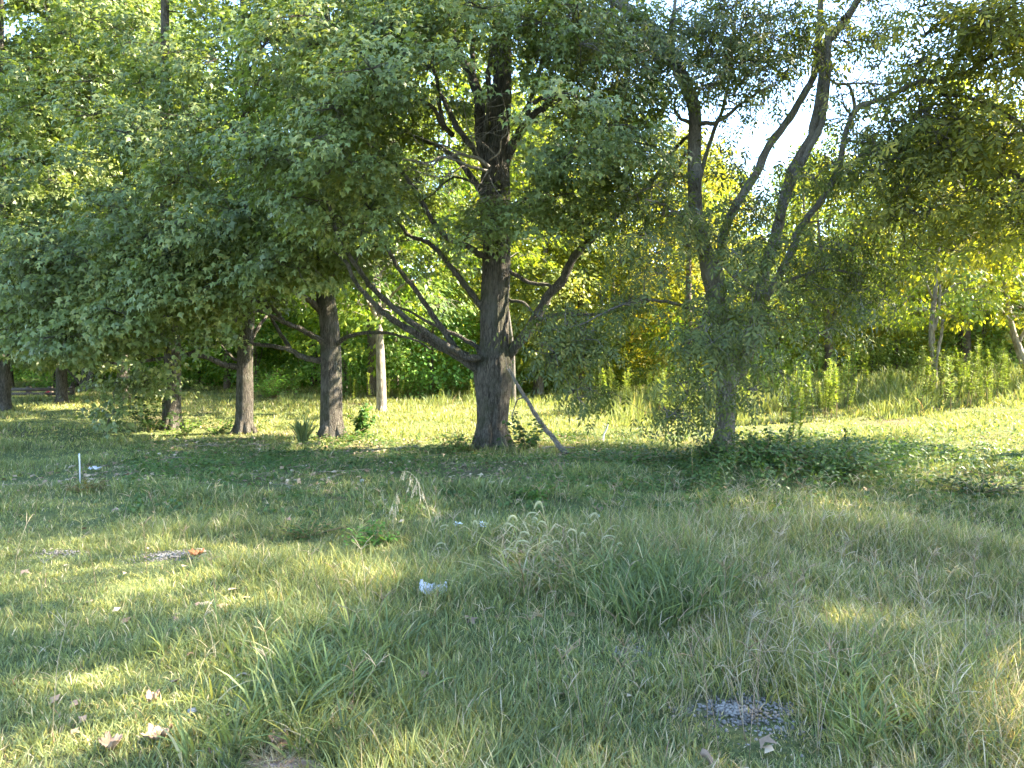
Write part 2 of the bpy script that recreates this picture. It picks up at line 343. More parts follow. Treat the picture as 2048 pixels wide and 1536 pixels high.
def crown_env(rg, n, cx, cy_, z0, z1, rad, keep=None, inner=.35, base=None, rmin=.45, rmax=.85, flat=.5, dens=260, rt=np.zeros(3), wide=.35):
    """clump centres within a domed envelope, Poisson spaced; keep(px,py,P) can reject by what the photograph shows"""
    out = []; tries = 0; rs = []
    while len(out) < n and tries < n*60:
        tries += 1; z = rg.uniform(z0, z1); f = (z-z0)/(z1-z0)
        prof = rad*(math.sin(math.pi*min(1, (f*(1-wide)+wide))))**.7 if f > .001 else rad
        prof = rad*max(.15, (1-abs(f-wide)/(1-wide if f > wide else wide*2.2))**.55)
        a = rg.uniform(0, 6.283); rr = prof*math.sqrt(rg.uniform(inner**2, 1)); p = np.array([cx+rr*math.cos(a), cy_+rr*math.sin(a), z])
        if (rt != 0).any():
            if sunlit_gap(p+rt): continue
            if p[1]+rt[1] > 6:
                x, y = proj(p+rt)
                if any(((x-a_)/c_)**2+((y-b_)/d_)**2 < 1 for a_, b_, c_, d_ in SKYH): continue
        if keep is not None:
            x, y = proj(p+rt)
            if not keep(float(x), float(y), p): continue
        r = rg.uniform(rmin, rmax)
        if out:
            d = np.linalg.norm((np.array(out)-p)*[1, 1, 1.5], axis=1)
            if (d < .62*r+.12).any(): continue
        out.append(p); rs.append(r)
    C = np.array(out).reshape(-1, 3); r = np.array(rs); return C, np.c_[r, r, r*flat], (dens*(r/.6)**2).astype(int)
def join(*cr): return tuple(np.concatenate([c[i] for c in cr]) for i in range(3))
def pxclumps(rg, rt, rows, dens=240, flat=.6):
    """rows: (px, py, Y, radius, spread px, count)"""
    C = []; r = []
    for px, py, Y, rr, sp, n in rows:
        for k in range(n):
            C.append(at(px+rg.uniform(-1, 1)*sp, py+rg.uniform(-1, 1)*sp*.6, Y+rg.uniform(-.7, .7))-rt); r.append(rr*rg.uniform(.75, 1.2))
    C = np.array(C); r = np.array(r); return C, np.c_[r, r, r*flat], (dens*(r/.6)**2).astype(int)

# ------------------------------------------------------------------ the big maple in the middle
rA = gp(982, 896); YA = rA[1]; S = YA/F            # metres per pixel there
def Lp(rt, Y0, pts, w0, w1, dY=0.): return (pxline(rt, pts, Y0, dY), w0*Y0/F/2, w1*Y0/F/2)
def big_maple():
    rg = np.random.default_rng(11); rt = rA
    tp = pxline(rt, [(982, 905), (981, 885), (984, 850), (986, 800), (988, 740), (990, 690), (991, 600), (994, 520), (990, 430), (989, 370), (995, 300), (1003, 200), (1006, 100), (1010, -20), (1016, -160), (1020, -330), (1022, -480)], YA)
    tr = np.array([80, 66, 60, 65, 74, 58, 56, 54, 58, 58, 42, 37, 34, 30, 24, 16, 8])*S/2
    A = lambda pts, a, b, dY=0.: Lp(rt, YA, pts, a, b, dY)
    limbs = [
        A([(975, 765), (950, 735), (923, 717), (872, 688), (821, 661), (787, 641), (752, 610), (715, 570), (690, 520)], 20, 6, -1.6),
        A([(985, 728), (968, 716), (937, 715), (889, 688), (841, 658), (793, 620), (763, 593), (735, 565), (718, 540), (680, 480), (655, 400)], 15, 5, -2.6),
        A([(935, 712), (915, 700), (896, 675), (869, 634), (848, 605), (831, 579), (800, 541), (783, 511), (760, 470), (740, 420), (725, 350)], 13, 4, -1.0),
        A([(965, 745), (960, 715), (954, 695), (923, 675), (869, 651), (828, 627), (790, 612)], 11, 4, .6),
        A([(982, 640), (957, 606), (930, 572), (915, 550), (899, 531), (875, 500), (845, 480), (821, 473), (790, 440), (760, 425)], 15, 5, -.6),
        A([(1000, 520), (985, 514), (965, 511), (951, 504), (925, 487), (903, 480), (889, 472), (862, 437), (834, 386), (797, 335), (756, 301), (700, 270)], 14, 4, -1.5),
        A([(1000, 750), (1021, 706), (1046, 675), (1074, 634), (1098, 589), (1125, 560), (1142, 522), (1180, 480), (1231, 434), (1282, 386), (1320, 342), (1347, 300), (1380, 270)], 24, 6, -.5),
        A([(1010, 535), (1029, 548), (1057, 565), (1091, 569), (1120, 574), (1136, 555)], 9, 5, -.3),
        A([(1005, 590), (1022, 600), (1046, 606), (1060, 620), (1070, 634)], 8, 5, -.2),
        A([(1066, 645), (1084, 637), (1128, 627), (1180, 630), (1231, 623), (1290, 610)], 9, 4, -1.6),
        A([(985, 350), (947, 297), (915, 255), (897, 220), (882, 191), (868, 170)], 14, 9, .9),
        A([(988, 345), (972, 320), (960, 260), (958, 198), (937, 143), (917, 102), (899, 34), (880, -40), (850, -160)], 26, 8, .5),
        A([(985, 340), (971, 297), (974, 250), (978, 205), (978, 137), (992, 51), (996, -40), (985, -180)], 13, 6, -.5),
        A([(1000, 350), (1012, 325), (1024, 295), (1036, 270), (1060, 239), (1094, 208), (1130, 165), (1163, 137), (1200, 70), (1240, -20), (1270, -120)], 18, 6, -.6),
        A([(1030, 285), (1050, 250), (1060, 200), (1077, 150), (1090, 90), (1100, 0)], 12, 5, .9),
        A([(1068, 205), (1090, 196), (1163, 202), (1210, 191), (1260, 160)], 9, 4, -.9),
        A([(890, 260), (880, 215), (872, 150), (845, 90), (830, 40), (815, -60)], 9, 5, -.9),
        A([(905, 270), (880, 245), (865, 215), (820, 190), (790, 150), (770, 95)], 10, 4, -1.8),
        A([(975, 400), (940, 350), (905, 310), (870, 290), (820, 270)], 14, 6, 1.4),
        A([(990, 470), (1020, 420), (1060, 390), (1110, 360), (1160, 300)], 12, 5, 1.2),
        A([(960, 250), (945, 120), (950, 0), (930, -180)], 12, 5, 1.5),
    ]
    low = [(380, 620), (520, 600), (620, 480), (700, 500), (780, 430), (860, 400), (930, 470), (960, 470), (1020, 440), (1090, 470), (1240, 470), (1330, 330), (1400, 200)]
    def keep(x, y, p):
        if not in_lower(x, y, low): return False
        Y = p[1]+rt[1]
        if 890 < x < 1075 and 90 < y < 395 and Y < YA+.5: return False       # the trunk and the dead twigs stay open
        if 760 < x < 960 and 230 < y < 400 and Y < YA+.2: return False
        return True
    c1 = crown_env(rg, 190, 0, 0, 1.6, 8.0, 4.3, keep, inner=.38, rmin=.38, rmax=.72, dens=320, rt=rt, wide=.45)
    c2 = crown_env(rg, 34, .2, 0, 8.0, 14.5, 3.9, None, inner=.2, rmin=.7, rmax=1.1, dens=95, rt=rt, wide=.2)
    c3 = pxclumps(rg, rt, [(650, 250, 9.6, .5, 60, 10), (720, 180, 10.2, .5, 60, 8), (700, 320, 9.8, .45, 50, 7), (560, 300, 9.6, .5, 60, 8), (610, 420, 10, .5, 60, 7),
                           (1010, 415, 11.9, .34, 50, 6), (1000, 465, 12.0, .26, 25, 3), (1170, 300, 11.2, .5, 60, 7), (1110, 420, 11.6, .45, 60, 7), (1200, 380, 12, .5, 60, 6),
                           (600, 60, 9.8, .55, 80, 8), (760, 80, 10.5, .5, 70, 7), (1120, 90, 11, .5, 80, 8)], dens=290)
    return make_tree("maple_tree", "thick rough barked maple with many spreading limbs standing in the middle", "maple tree", rt, (tp, tr), limbs, join(c1, c2, c3), 'maple', 'bark', seed=11, size=.082, sides=72, ridges=.06)
big_maple()

# dead pale twig spray held on the big maple's trunk
def dead_spray():
    rg = np.random.default_rng(5); mb = MB(); b = at(976, 332, YA-.32)
    mains = [([(978, 334), (960, 318), (940, 313), (920, 306), (900, 312), (882, 311), (870, 320), (855, 322), (820, 316), (780, 318)], 8, 2),
             ([(976, 342), (960, 338), (942, 335), (928, 330), (905, 322), (880, 318), (860, 335), (830, 322)], 7, 2),
             ([(930, 309), (900, 296), (870, 285), (845, 275), (830, 270), (836, 283), (852, 296)], 4, 1), ([(930, 330), (905, 345), (880, 352), (850, 346), (815, 335)], 3.5, 1),
             ([(965, 330), (950, 300), (940, 270), (932, 245), (925, 210)], 3, 1), ([(975, 340), (965, 360), (955, 380), (968, 400)], 3, 1), ([(978, 350), (990, 375), (1000, 392)], 3, 1),
             ([(978, 320), (990, 312), (1000, 300), (1002, 280), (1015, 262), (1010, 220), (1000, 180)], 3.5, 1)]
    for P, a, c in mains:
        Q = spline(pxline(b, P, YA-.38, -.7), 24); Q[1:] += np.cumsum(rg.normal(size=(23, 3))*.004, 0); tube(mb, Q, np.linspace(a, c, 24)*S/2, 5)
        for k in range(9):
            i = rg.integers(5, 23); p = Q[i]; d = unit(np.array([rg.normal()-.9, rg.normal()*.6-.3, rg.normal()*.8])); L = rg.uniform(.2, .75)
            q = spline([p, p+d*L*.5+rg.normal(size=3)*.05, p+d*L+rg.normal(size=3)*.1-[0, 0, .05]], 8); tube(mb, q, np.linspace(.005, .0022, 8), 3)
    o = mb.build("dead_branch", M['dead'], None, True, loc=b)
    tag(o, "bare pale dead branch with fine twigs on the middle maple's trunk", "dead branch")
dead_spray()

# ------------------------------------------------------------------ row of maples to the left
def row_maple(label, bx, by, wpx, trunk_px, limbs_px, low, n, seed, rad=4.2, z0=1.2, ztop=12, extra=None, size=.10, leaf='maple', dens=200, n2=28, cy_=0, cx=0, bark='bark', name='maple_tree', cat='maple tree', tint=None, T=T_MAPLE):
    rg = np.random.default_rng(seed); rt = gp(bx, by); Y = rt[1]; s = Y/F
    hi = len(trunk_px); tp = pxline(rt, trunk_px, Y); tw = np.interp(np.arange(hi), [0, 1, 2, hi-1], [wpx*1.3, wpx*1.08, wpx, wpx*.25])*s/2
    limbs = [Lp(rt, Y, P, a, b, dY) for P, a, b, dY in limbs_px]
    keep = lambda x, y, p: in_lower(x, y, low)
    c1 = crown_env(rg, n, cx, cy_, z0, 8.2, rad, keep, inner=.45, rmin=.42, rmax=.78, dens=dens, rt=rt, wide=.45)
    c2 = crown_env(rg, n2, cx, cy_, 8.2, ztop, rad*.85, None, inner=.2, rmin=.7, rmax=1.1, dens=90, rt=rt, wide=.2)
    cr = [c1, c2]
    if extra: cr.append(pxclumps(rg, rt, extra, dens=dens))
    t = make_tree(name, label, cat, rt, (tp, tw), limbs, join(*cr), leaf, bark, seed=seed, size=size, sides=22, T=T)
    if tint:
        for ch in t.children: ch.color = (*tint, 1)
    return t
low3 = [(300, 560), (420, 520), (520, 540), (600, 585), (640, 560), (700, 590), (760, 600), (830, 560), (950, 500)]
row_maple("dark fluted maple trunk just left of the thickest maple, spiky plant beside it", 664, 876, 43,
    [(664, 884), (663, 868), (662, 800), (661, 700), (655, 620), (642, 531), (635, 450), (640, 330), (645, 180), (650, 0), (652, -200), (655, -380)],
    [([(655, 726), (639, 722), (600, 712), (581, 700), (545, 692), (513, 689), (480, 686), (455, 690), (430, 680)], 13, 4, -.8), ([(655, 695), (646, 684), (608, 661), (570, 645), (540, 630), (520, 622), (500, 622)], 13, 5, -1.2),
     ([(583, 703), (570, 680), (560, 665), (545, 640), (535, 618), (528, 590), (520, 572)], 9, 4, -.6), ([(565, 640), (548, 615), (540, 590), (531, 572)], 8, 3, -.9),
     ([(560, 630), (535, 610), (510, 602), (480, 600), (455, 590), (425, 585)], 9, 3, -1.4), ([(670, 695), (680, 683), (701, 671), (752, 666), (800, 671), (834, 682), (860, 698)], 9, 3, -1.3),
     ([(655, 640), (630, 610), (600, 590), (580, 580)], 16, 8, -.6), ([(660, 560), (680, 480), (720, 420), (740, 350)], 14, 5, -1), ([(640, 530), (600, 470), (560, 420), (540, 380)], 16, 6, -1.5),
     ([(560, 600), (500, 560), (450, 540), (405, 515)], 11, 5, -1.3), ([(650, 480), (690, 380), (700, 250), (690, 120), (705, 0)], 13, 6, .5)],
    low3, 115, 21, rad=3.9, z0=1.9, extra=[(700, 80, 13, .6, 90, 7), (560, 520, 12, .5, 60, 9), (660, 500, 12.3, .45, 60, 7), (480, 480, 12, .5, 70, 8), (640, 545, 12.6, .35, 40, 4), (420, 400, 12, .55, 80, 9)])
low4 = [(120, 640), (220, 680), (330, 640), (430, 640), (520, 620), (600, 590), (700, 560)]
row_maple("maple whose long low limb reaches left, between two other trunks of the row", 489, 866, 33,
    [(489, 873), (489, 860), (489, 800), (491, 700), (496, 620), (500, 540), (495, 420), (490, 250), (488, 0), (488, -250), (488, -360)],
    [([(482, 736), (472, 733), (450, 730), (427, 720), (400, 712), (369, 708), (335, 704), (300, 695), (270, 690)], 13, 4, -1.0), ([(372, 709), (400, 697), (430, 690)], 6, 3, -.8),
     ([(490, 700), (475, 720), (455, 705), (440, 685)], 8, 4, .3), ([(495, 690), (520, 650), (535, 630)], 9, 5, .4), ([(495, 640), (465, 600), (440, 560)], 12, 5, -1)],
    low4, 100, 22, rad=3.8, z0=2.0, extra=[(380, 590, 12.8, .5, 70, 10), (430, 660, 13, .38, 50, 6), (300, 560, 12.6, .5, 80, 10), (400, 480, 12.6, .55, 80, 8)])
low5 = [(-60, 690), (0, 690), (60, 710), (110, 725), (200, 728), (260, 715), (330, 690), (400, 650), (500, 600)]
row_maple("maple trunk lit on its right with pale leaf litter around the foot", 345, 858, 34,
    [(345, 866), (345, 850), (344, 800), (346, 700), (340, 620), (335, 540), (332, 420), (330, 250), (330, 0), (330, -250), (330, -340)],
    [([(340, 715), (300, 720), (250, 727), (200, 722), (160, 715)], 8, 3, -1.2), ([(342, 700), (310, 690), (280, 700), (240, 712)], 7, 3, -1.6), ([(345, 650), (370, 620), (400, 600)], 9, 4, -.5), ([(338, 620), (300, 560), (250, 500), (210, 430)], 12, 5, -2)],
    low5, 130, 23, rad=4.4, z0=1.3, extra=[(180, 640, 12.8, .55, 110, 16), (90, 660, 13, .5, 90, 10), (250, 600, 12.5, .5, 90, 9), (180, 540, 12.6, .6, 110, 12), (60, 540, 13, .6, 80, 8), (230, 800, 14.5, .32, 60, 7), (260, 770, 14.8, .35, 50, 6), (190, 830, 14.2, .2, 30, 4), (330, 760, 15, .35, 40, 5)], cx=-1.2)
lowL = [(-200, 735), (0, 740), (100, 752), (200, 750), (300, 735), (420, 700)]
for lb, bx, by, wp, sd, lean, rad, lw in (
    ("maple trunk with sun flecks standing near the dark rail fence", 124, 806, 20, 31, -6, 4.0, lowL),
    ("thick pale trunk cut by the left border of the photo, rail fence beside it", 6, 822, 27, 32, -3, 4.4, lowL),
    ("short visible bright trunk behind the low drooping maple leaves", 246, 806, 24, 34, 2, 3.6, lowL)):
    Yt = gp(bx, by)[1]
    row_maple(lb, bx, by, wp, [(bx, by+5), (bx, by-8), (bx+lean*.2, by-60), (bx+lean*.6, by-150), (bx+lean, by-260), (bx+lean, by-420), (bx+lean, by-650), (bx+lean, by-900)],
        [([(bx, by-100), (bx-40, by-150), (bx-90, by-180)], 9, 4, -1.5), ([(bx, by-120), (bx+40, by-170), (bx+80, by-230)], 9, 4, -1)], lw, 125, sd, rad=rad, z0=1.4, ztop=13, size=.15, dens=190, n2=80)
row_maple("double stemmed trunk behind the drooping maple leaves, a slanting stem at its side", 178, 786, 15, [(172, 790), (172, 780), (171, 740), (170, 700), (168, 600), (165, 480), (160, 300), (160, 100)],
    [([(176, 785), (183, 740), (184, 700), (186, 640), (196, 560)], 12, 6, -.4), ([(172, 778), (155, 760), (140, 745), (120, 725)], 6, 3, -.5), ([(174, 700), (140, 640), (110, 590)], 7, 4, -1)], lowL, 60, 35, rad=4.0, z0=1.8, size=.19, dens=130, n2=40)

# ------------------------------------------------------------------ the many stemmed ash to the right
def ash_tree():
    rg = np.random.default_rng(41); rt = gp(1448, 912); Y = rt[1]; s = Y/F
    tp = pxline(rt, [(1447, 922), (1447, 905), (1449, 870), (1452, 800), (1452, 740), (1442, 660), (1435, 600), (1425, 548), (1410, 500), (1392, 427), (1389, 308), (1389, 222), (1368, 164), (1345, 112), (1322, 75), (1282, 38), (1231, 0), (1160, -60), (1100, -150)], Y)
    tr = np.array([56, 48, 42, 39, 42, 38, 40, 44, 30, 28, 26, 25, 25, 24, 23, 22, 20, 14, 8])*s/2
    A = lambda pts, a, b, dY=0.: Lp(rt, Y, pts, a, b, dY)
    limbs = [
        A([(1424, 565), (1432, 545), (1440, 513), (1450, 461), (1474, 407), (1512, 349), (1539, 290), (1570, 249), (1604, 195), (1628, 147), (1638, 68), (1642, 0), (1650, -150), (1655, -300)], 20, 8, .6),
        A([(1452, 815), (1461, 770), (1485, 733), (1502, 685), (1515, 620), (1532, 531), (1553, 465), (1570, 393), (1587, 335), (1621, 280), (1638, 205), (1646, 137), (1655, 85), (1697, 31), (1730, -40), (1760, -200)], 26, 12, .2),
        A([(1560, 440), (1583, 370), (1612, 310), (1640, 255), (1652, 190), (1657, 120), (1655, 60)], 14, 11, -.25),
        A([(1530, 600), (1560, 545), (1587, 495), (1601, 455), (1638, 407), (1673, 349), (1686, 290), (1710, 222), (1740, 205), (1775, 195), (1826, 167), (1895, 157), (1943, 140), (1980, 113), (2048, 85), (2110, 60)], 15, 6, -1.6),
        A([(1710, 220), (1706, 195), (1697, 171), (1675, 168), (1656, 157)], 7, 4, -.4), A([(1697, 168), (1740, 166), (1780, 168), (1830, 165)], 4, 3, -1.2),
        A([(1390, 250), (1403, 248), (1437, 243), (1478, 212), (1512, 188), (1550, 170)], 10, 4, -.8),
        A([(1380, 245), (1360, 235), (1348, 215), (1355, 190)], 8, 4, -.5),
        A([(1390, 290), (1370, 310), (1350, 345), (1320, 380)], 7, 4, .8), A([(1400, 480), (1370, 440), (1330, 410), (1290, 400)], 9, 4, -1.4),
        A([(1440, 640), (1400, 620), (1340, 605), (1280, 600), (1220, 620), (1160, 650)], 9, 3, -1.5), A([(1395, 380), (1415, 300), (1445, 220), (1460, 150), (1470, 40), (1480, -80)], 9, 5, .9),
        A([(1345, 112), (1340, 60), (1350, 0), (1350, -100)], 10, 5, .5), A([(1450, 700), (1420, 690), (1380, 680), (1350, 700)], 7, 3, -1.5), A([(1690, 280), (1740, 290), (1800, 310), (1850, 350)], 6, 3, -1),
        A([(1670, 350), (1720, 345), (1760, 380), (1800, 450), (1810, 500)], 5, 2, -1), A([(1515, 600), (1580, 560), (1650, 540), (1720, 550)], 9, 3, -1),
    ]
    rows = [(1080, 40, 11.0, .55, 90, 8), (1180, 70, 10.8, .55, 90, 10), (1280, 110, 10.8, .55, 70, 8), (1200, 170, 11.2, .45, 60, 6), (1290, 230, 11.4, .4, 50, 4), (1400, 40, 11, .5, 70, 8), (1480, 60, 11, .5, 80, 9),
            (1560, 50, 11.5, .5, 70, 7), (1470, 140, 11, .4, 60, 6), (1560, 150, 11.6, .35, 40, 3), (1700, 40, 12, .5, 70, 7), (1740, 110, 12, .4, 50, 3), (1620, 110, 11, .35, 40, 3),
            (1290, 400, 10.6, .42, 50, 6), (1330, 470, 10.3, .45, 60, 7), (1280, 520, 10.4, .4, 50, 4), (1360, 350, 10.8, .32, 30, 3), (1460, 390, 10.7, .38, 40, 4), (1380, 430, 10.5, .35, 30, 3),
            (1450, 625, 10.1, .38, 50, 6), (1510, 590, 10.2, .38, 60, 5), (1420, 690, 10.1, .36, 45, 6), (1490, 700, 10.3, .34, 45, 5), (1570, 630, 10.4, .38, 60, 4), (1390, 770, 10.1, .3, 40, 6), (1355, 840, 10.2, .24, 25, 4), (1400, 820, 10.2, .25, 25, 3), (1500, 770, 10.5, .28, 30, 3), (1550, 740, 10.6, .3, 35, 2),
            (1480, 500, 10.6, .4, 50, 4), (1600, 520, 10.6, .42, 60, 6), (1660, 590, 10.6, .38, 60, 6), (1720, 560, 10.5, .38, 60, 6), (1760, 620, 10.8, .35, 45, 3), (1640, 660, 10.8, .35, 50, 3), (1680, 480, 10.5, .4, 50, 5),
            (1110, 640, 10.6, .33, 40, 7), (1130, 720, 10.5, .36, 40, 10), (1165, 785, 10.6, .28, 30, 8), (1150, 680, 10.6, .33, 40, 7), (1350, 830, 10.3, .26, 30, 5), (1190, 620, 10.6, .35, 50, 4), (1250, 590, 10.6, .35, 50, 4),
            (1690, 250, 11, .32, 40, 4), (1720, 330, 10.8, .4, 50, 6), (1790, 290, 10.6, .42, 50, 5), (1660, 350, 10.6, .34, 40, 4), (1800, 370, 10.6, .42, 60, 5), (1580, 380, 10.8, .32, 40, 3), (1750, 210, 10.6, .4, 40, 4), (1850, 230, 10.4, .42, 50, 4),
            (1490, 240, 11.2, .28, 30, 2), (1540, 200, 11.2, .26, 30, 2), (1560, 330, 10.8, .24, 30, 2), (1430, 300, 11, .24, 30, 3), (1470, 330, 11, .24, 30, 2), (1660, 180, 10.8, .25, 30, 3), (1480, 180, 11, .3, 60, 5), (1550, 110, 11, .35, 60, 5), (1420, 140, 11, .35, 50, 5), (1620, 330, 11, .24, 40, 3), (1500, 420, 10.8, .3, 40, 4), (1340, 60, 11, .5, 60, 6), (1340, 190, 11, .3, 30, 2)]
    c1 = pxclumps(rg, rt, rows, dens=78, flat=.8)
    c2 = crown_env(rg, 40, .8, 0, 8.2, 14, 4.2, None, inner=.15, rmin=.6, rmax=1., dens=55, rt=rt, wide=.3)
    make_tree("ash_tree", "grey smooth barked tree forking into long leaning stems with drooping narrow leaves", "tree", rt, (tp, tr), limbs, join(c1, c2), 'ash', 'bark_smooth', seed=41, T=T_ASH, size=.175, nsub=16, sub=.14, sides=24, ridges=.015, droop=1.1)
ash_tree()

# ------------------------------------------------------------------ generic whole trees: mesh built once, then copied
def generic(name, cat, H, crad, z0, n, nl, size, leaf, bark, seed, T=T_OVAL, r0=.16, label="", group=None, flat=.6, stems=1, tw=False, inner=.3, loc=(0, 0, 0), rmin=.5, rmax=.95):
    rg = np.random.default_rng(seed); t = root(name, loc, label, cat, group)
    mb = MB(); sk = Skel()
    for k in range(stems):
        lean = rg.normal(size=2)*.035*H+(rg.normal(size=2)*.05*H if k else 0)
        P = np.array([[0, 0, -.15], [0, 0, .1], [lean[0]*.15, lean[1]*.15, H*.25], [lean[0]*.6+rg.normal()*.1, lean[1]*.6, H*.55], [lean[0], lean[1], H*.92]])
        q = spline(np.c_[P, np.array([1.5, 1.1, .85, .5, .08])*r0*(1 if k == 0 else .6)], 26); tube(mb, q[:, :3], q[:, 3], 12, .04, rs=seed); sk.add(q[5:, :3], q[5:, 3])
    C, Rr, nls = crown_env(rg, n, 0, 0, z0, H, crad, None, inner=inner, rmin=rmin, rmax=rmax, flat=flat, dens=nl, wide=.3)
    attach(sk, mb, rg, C, np.zeros(2), 4, .05); mb.build("trunk", M[bark], t, True)
    lv = MB(); clump_leaves(lv, rg, C, Rr, nls, np.array([0, 0, H*.35]), size, T, 12, .17, .5); lv.build("crown", M[leaf], t)
    return t
kinds = [generic("woodland_tree", "tree", 10.5, 3.0, .9, 80, 125, .17, 'wood_leaf', 'bark_branch', 100+i, stems=1+i % 2) for i in range(4)]
tall = [generic("woodland_tree", "tree", 16, 3.2, 4.5, 85, 110, .19, 'wood_leaf', 'bark_branch', 110+i) for i in range(2)]
small = [generic("understory_shrub", "shrub", 3.0, 1.6, .15, 36, 120, .12, 'under_leaf', 'bark_branch', 120+i, r0=.04, stems=4, rmin=.35, rmax=.6, inner=.1) for i in range(3)]
used = set()
def place(protos, i, loc, rz, s, label, group, tint):
    p = protos[i % len(protos)]
    if p.name not in used:
        used.add(p.name); p.location = tuple(float(a) for a in loc); p.rotation_euler = (0, 0, rz); p.scale = s; p['label'] = label; o = p
        for ch in p.children: ch.color = (*tint, 1)
    else: o = copy_tree(p, loc, rz, s, label, tint)
    o['group'] = group; return o
rw = np.random.default_rng(77)
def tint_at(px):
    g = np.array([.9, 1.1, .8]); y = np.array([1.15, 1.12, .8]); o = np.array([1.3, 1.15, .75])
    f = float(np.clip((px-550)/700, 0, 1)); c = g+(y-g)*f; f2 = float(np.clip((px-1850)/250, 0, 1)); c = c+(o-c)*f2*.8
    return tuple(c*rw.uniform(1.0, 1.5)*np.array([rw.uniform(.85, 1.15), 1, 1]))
MARK = [(150, "left of the rail fence"), (300, "behind the far left trunks"), (450, "behind the trunk lit on its right"), (600, "behind the long limbed trunk"), (720, "behind the dark fluted maple"), (870, "near the lone pale trunk"), (1010, "behind the thickest maple"), (1150, "behind the leaning branch"), (1300, "left of the grey forking tree"), (1450, "behind the grey forking tree"), (1600, "beside the grey forking tree"), (1750, "left of the crooked pale stems"), (1900, "around the crooked pale stems"), (9999, "by the right border")]
def mark(px): return next(t for a, t in MARK if px < a)
def wood_label(px, far):
    a, b = wood_label0(px, far); c = "green" if px < 900 else "yellow green" if px < 1700 else "golden"
    return c+" tree, %s of the woods, " % ("nearest rank", "second rank", "third rank", "farthest rank")[far]+mark(px), b
def wood_label0(px, far):
    if px < 900: return "green tree in the shaded woods behind the row of maples", "green trees of the far woods"
    if px < 1700: return "yellow green sunlit tree at the far edge of the field behind the tall weeds", "yellow green trees of the far woods"
    return "golden yellow tree at the wood edge beyond the weeds on the rising ground", "golden trees of the far woods"
for row, (Y0, n, hs) in enumerate(((28, 13, (.75, 1.0)), (34, 15, (.85, 1.15)), (43, 16, (1.0, 1.35)), (56, 18, (1.2, 1.6)))):
    for k in range(n):
        px = -350+2750*(k+rw.uniform(.1, .9))/n; Y = Y0+rw.uniform(-2, 2.5)
        if row == 0 and px < 650: Y += 4
        x = (px-1024)/F*Y; s = rw.uniform(*hs)
        if 1240 < px < 1800: s = min(s, .98+.012*(Y-28)*.9)*.92
        if px < 1000 and row >= 1: s *= 1.15
        l, g = wood_label(px, row)
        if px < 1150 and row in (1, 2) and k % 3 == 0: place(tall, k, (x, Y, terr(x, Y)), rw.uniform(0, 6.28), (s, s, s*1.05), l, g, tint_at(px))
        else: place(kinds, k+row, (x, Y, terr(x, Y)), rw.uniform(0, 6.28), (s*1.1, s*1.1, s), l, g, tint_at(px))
for k in range(126):
    px = -200+2450*(k+rw.uniform(0, 1))/126; Y = 28+rw.uniform(-1.5, 5)+(k % 3)*7; Y += 4 if px < 500 else 0
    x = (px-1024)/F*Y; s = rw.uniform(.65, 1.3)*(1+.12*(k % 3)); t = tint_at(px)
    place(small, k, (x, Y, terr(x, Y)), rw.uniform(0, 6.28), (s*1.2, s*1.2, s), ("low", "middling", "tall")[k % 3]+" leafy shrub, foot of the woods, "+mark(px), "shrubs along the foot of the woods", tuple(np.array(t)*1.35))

# ------------------------------------------------------------------ single trees behind the row
OL = [(-400, 2000), (2600, 2000)]
row_maple("pale barked trunk with sun on it standing alone behind the row, vine hanging above", 763, 824, 19, [(763, 830), (763, 818), (762, 760), (760, 700), (757, 640), (754, 560), (750, 440), (748, 300), (748, 180)],
    [([(758, 650), (740, 610), (715, 590)], 9, 4, -1), ([(757, 640), (775, 600), (800, 575), (826, 560)], 9, 4, -.6), ([(755, 560), (790, 500), (810, 440)], 8, 4, .5)], [(400, 640), (1200, 640)], 60, 51, rad=3.0, z0=2.3, ztop=10, size=.15, dens=110, n2=10, bark='pale_bark', name='woodland_tree', cat='tree', leaf='wood_leaf', tint=(.75, 1.0, .8), T=T_OVAL)
row_maple("thin whitish trunk beside the dark fluted maple trunk, far behind it", 691, 782, 8, [(691, 786), (691, 778), (690, 720), (689, 680), (691, 600), (688, 500), (690, 380)], [([(690, 680), (700, 640), (715, 610)], 4, 2, 0)],
    [(400, 620), (1200, 620)], 40, 52, rad=2.6, z0=3, ztop=9, size=.16, dens=90, n2=8, bark='pale_bark', name='woodland_tree', cat='tree', leaf='wood_leaf', tint=(.75, 1.0, .8), T=T_OVAL)
row_maple("tall straight trunk wrapped in dry vines behind the middle maple's long right limb", 1082, 790, 13, [(1080, 795), (1080, 785), (1082, 740), (1083, 690), (1086, 640), (1088, 560), (1090, 480), (1092, 380), (1094, 260)], [([(1086, 640), (1110, 610), (1130, 560)], 5, 3, 0)],
    [(900, 560), (1400, 560)], 40, 53, rad=3, z0=4, ztop=11, size=.16, dens=90, n2=16, bark='pale_bark', name='woodland_tree', cat='tree', leaf='wood_leaf', tint=(1.0, 1.1, .8), T=T_OVAL)
row_maple("slim grey trunk seen just right of the middle maple's base", 1027, 806, 10, [(1027, 810), (1027, 800), (1026, 760), (1025, 700), (1018, 640), (1008, 560), (1000, 460), (995, 320)], [([(1027, 690), (1010, 660), (1000, 640)], 5, 3, 0)],
    [(900, 560), (1400, 560)], 30, 54, rad=2.6, z0=4, ztop=10, size=.15, dens=90, n2=8, bark='bark_smooth', name='woodland_tree', cat='tree', leaf='wood_leaf', tint=(.95, 1.1, .8), T=T_OVAL)
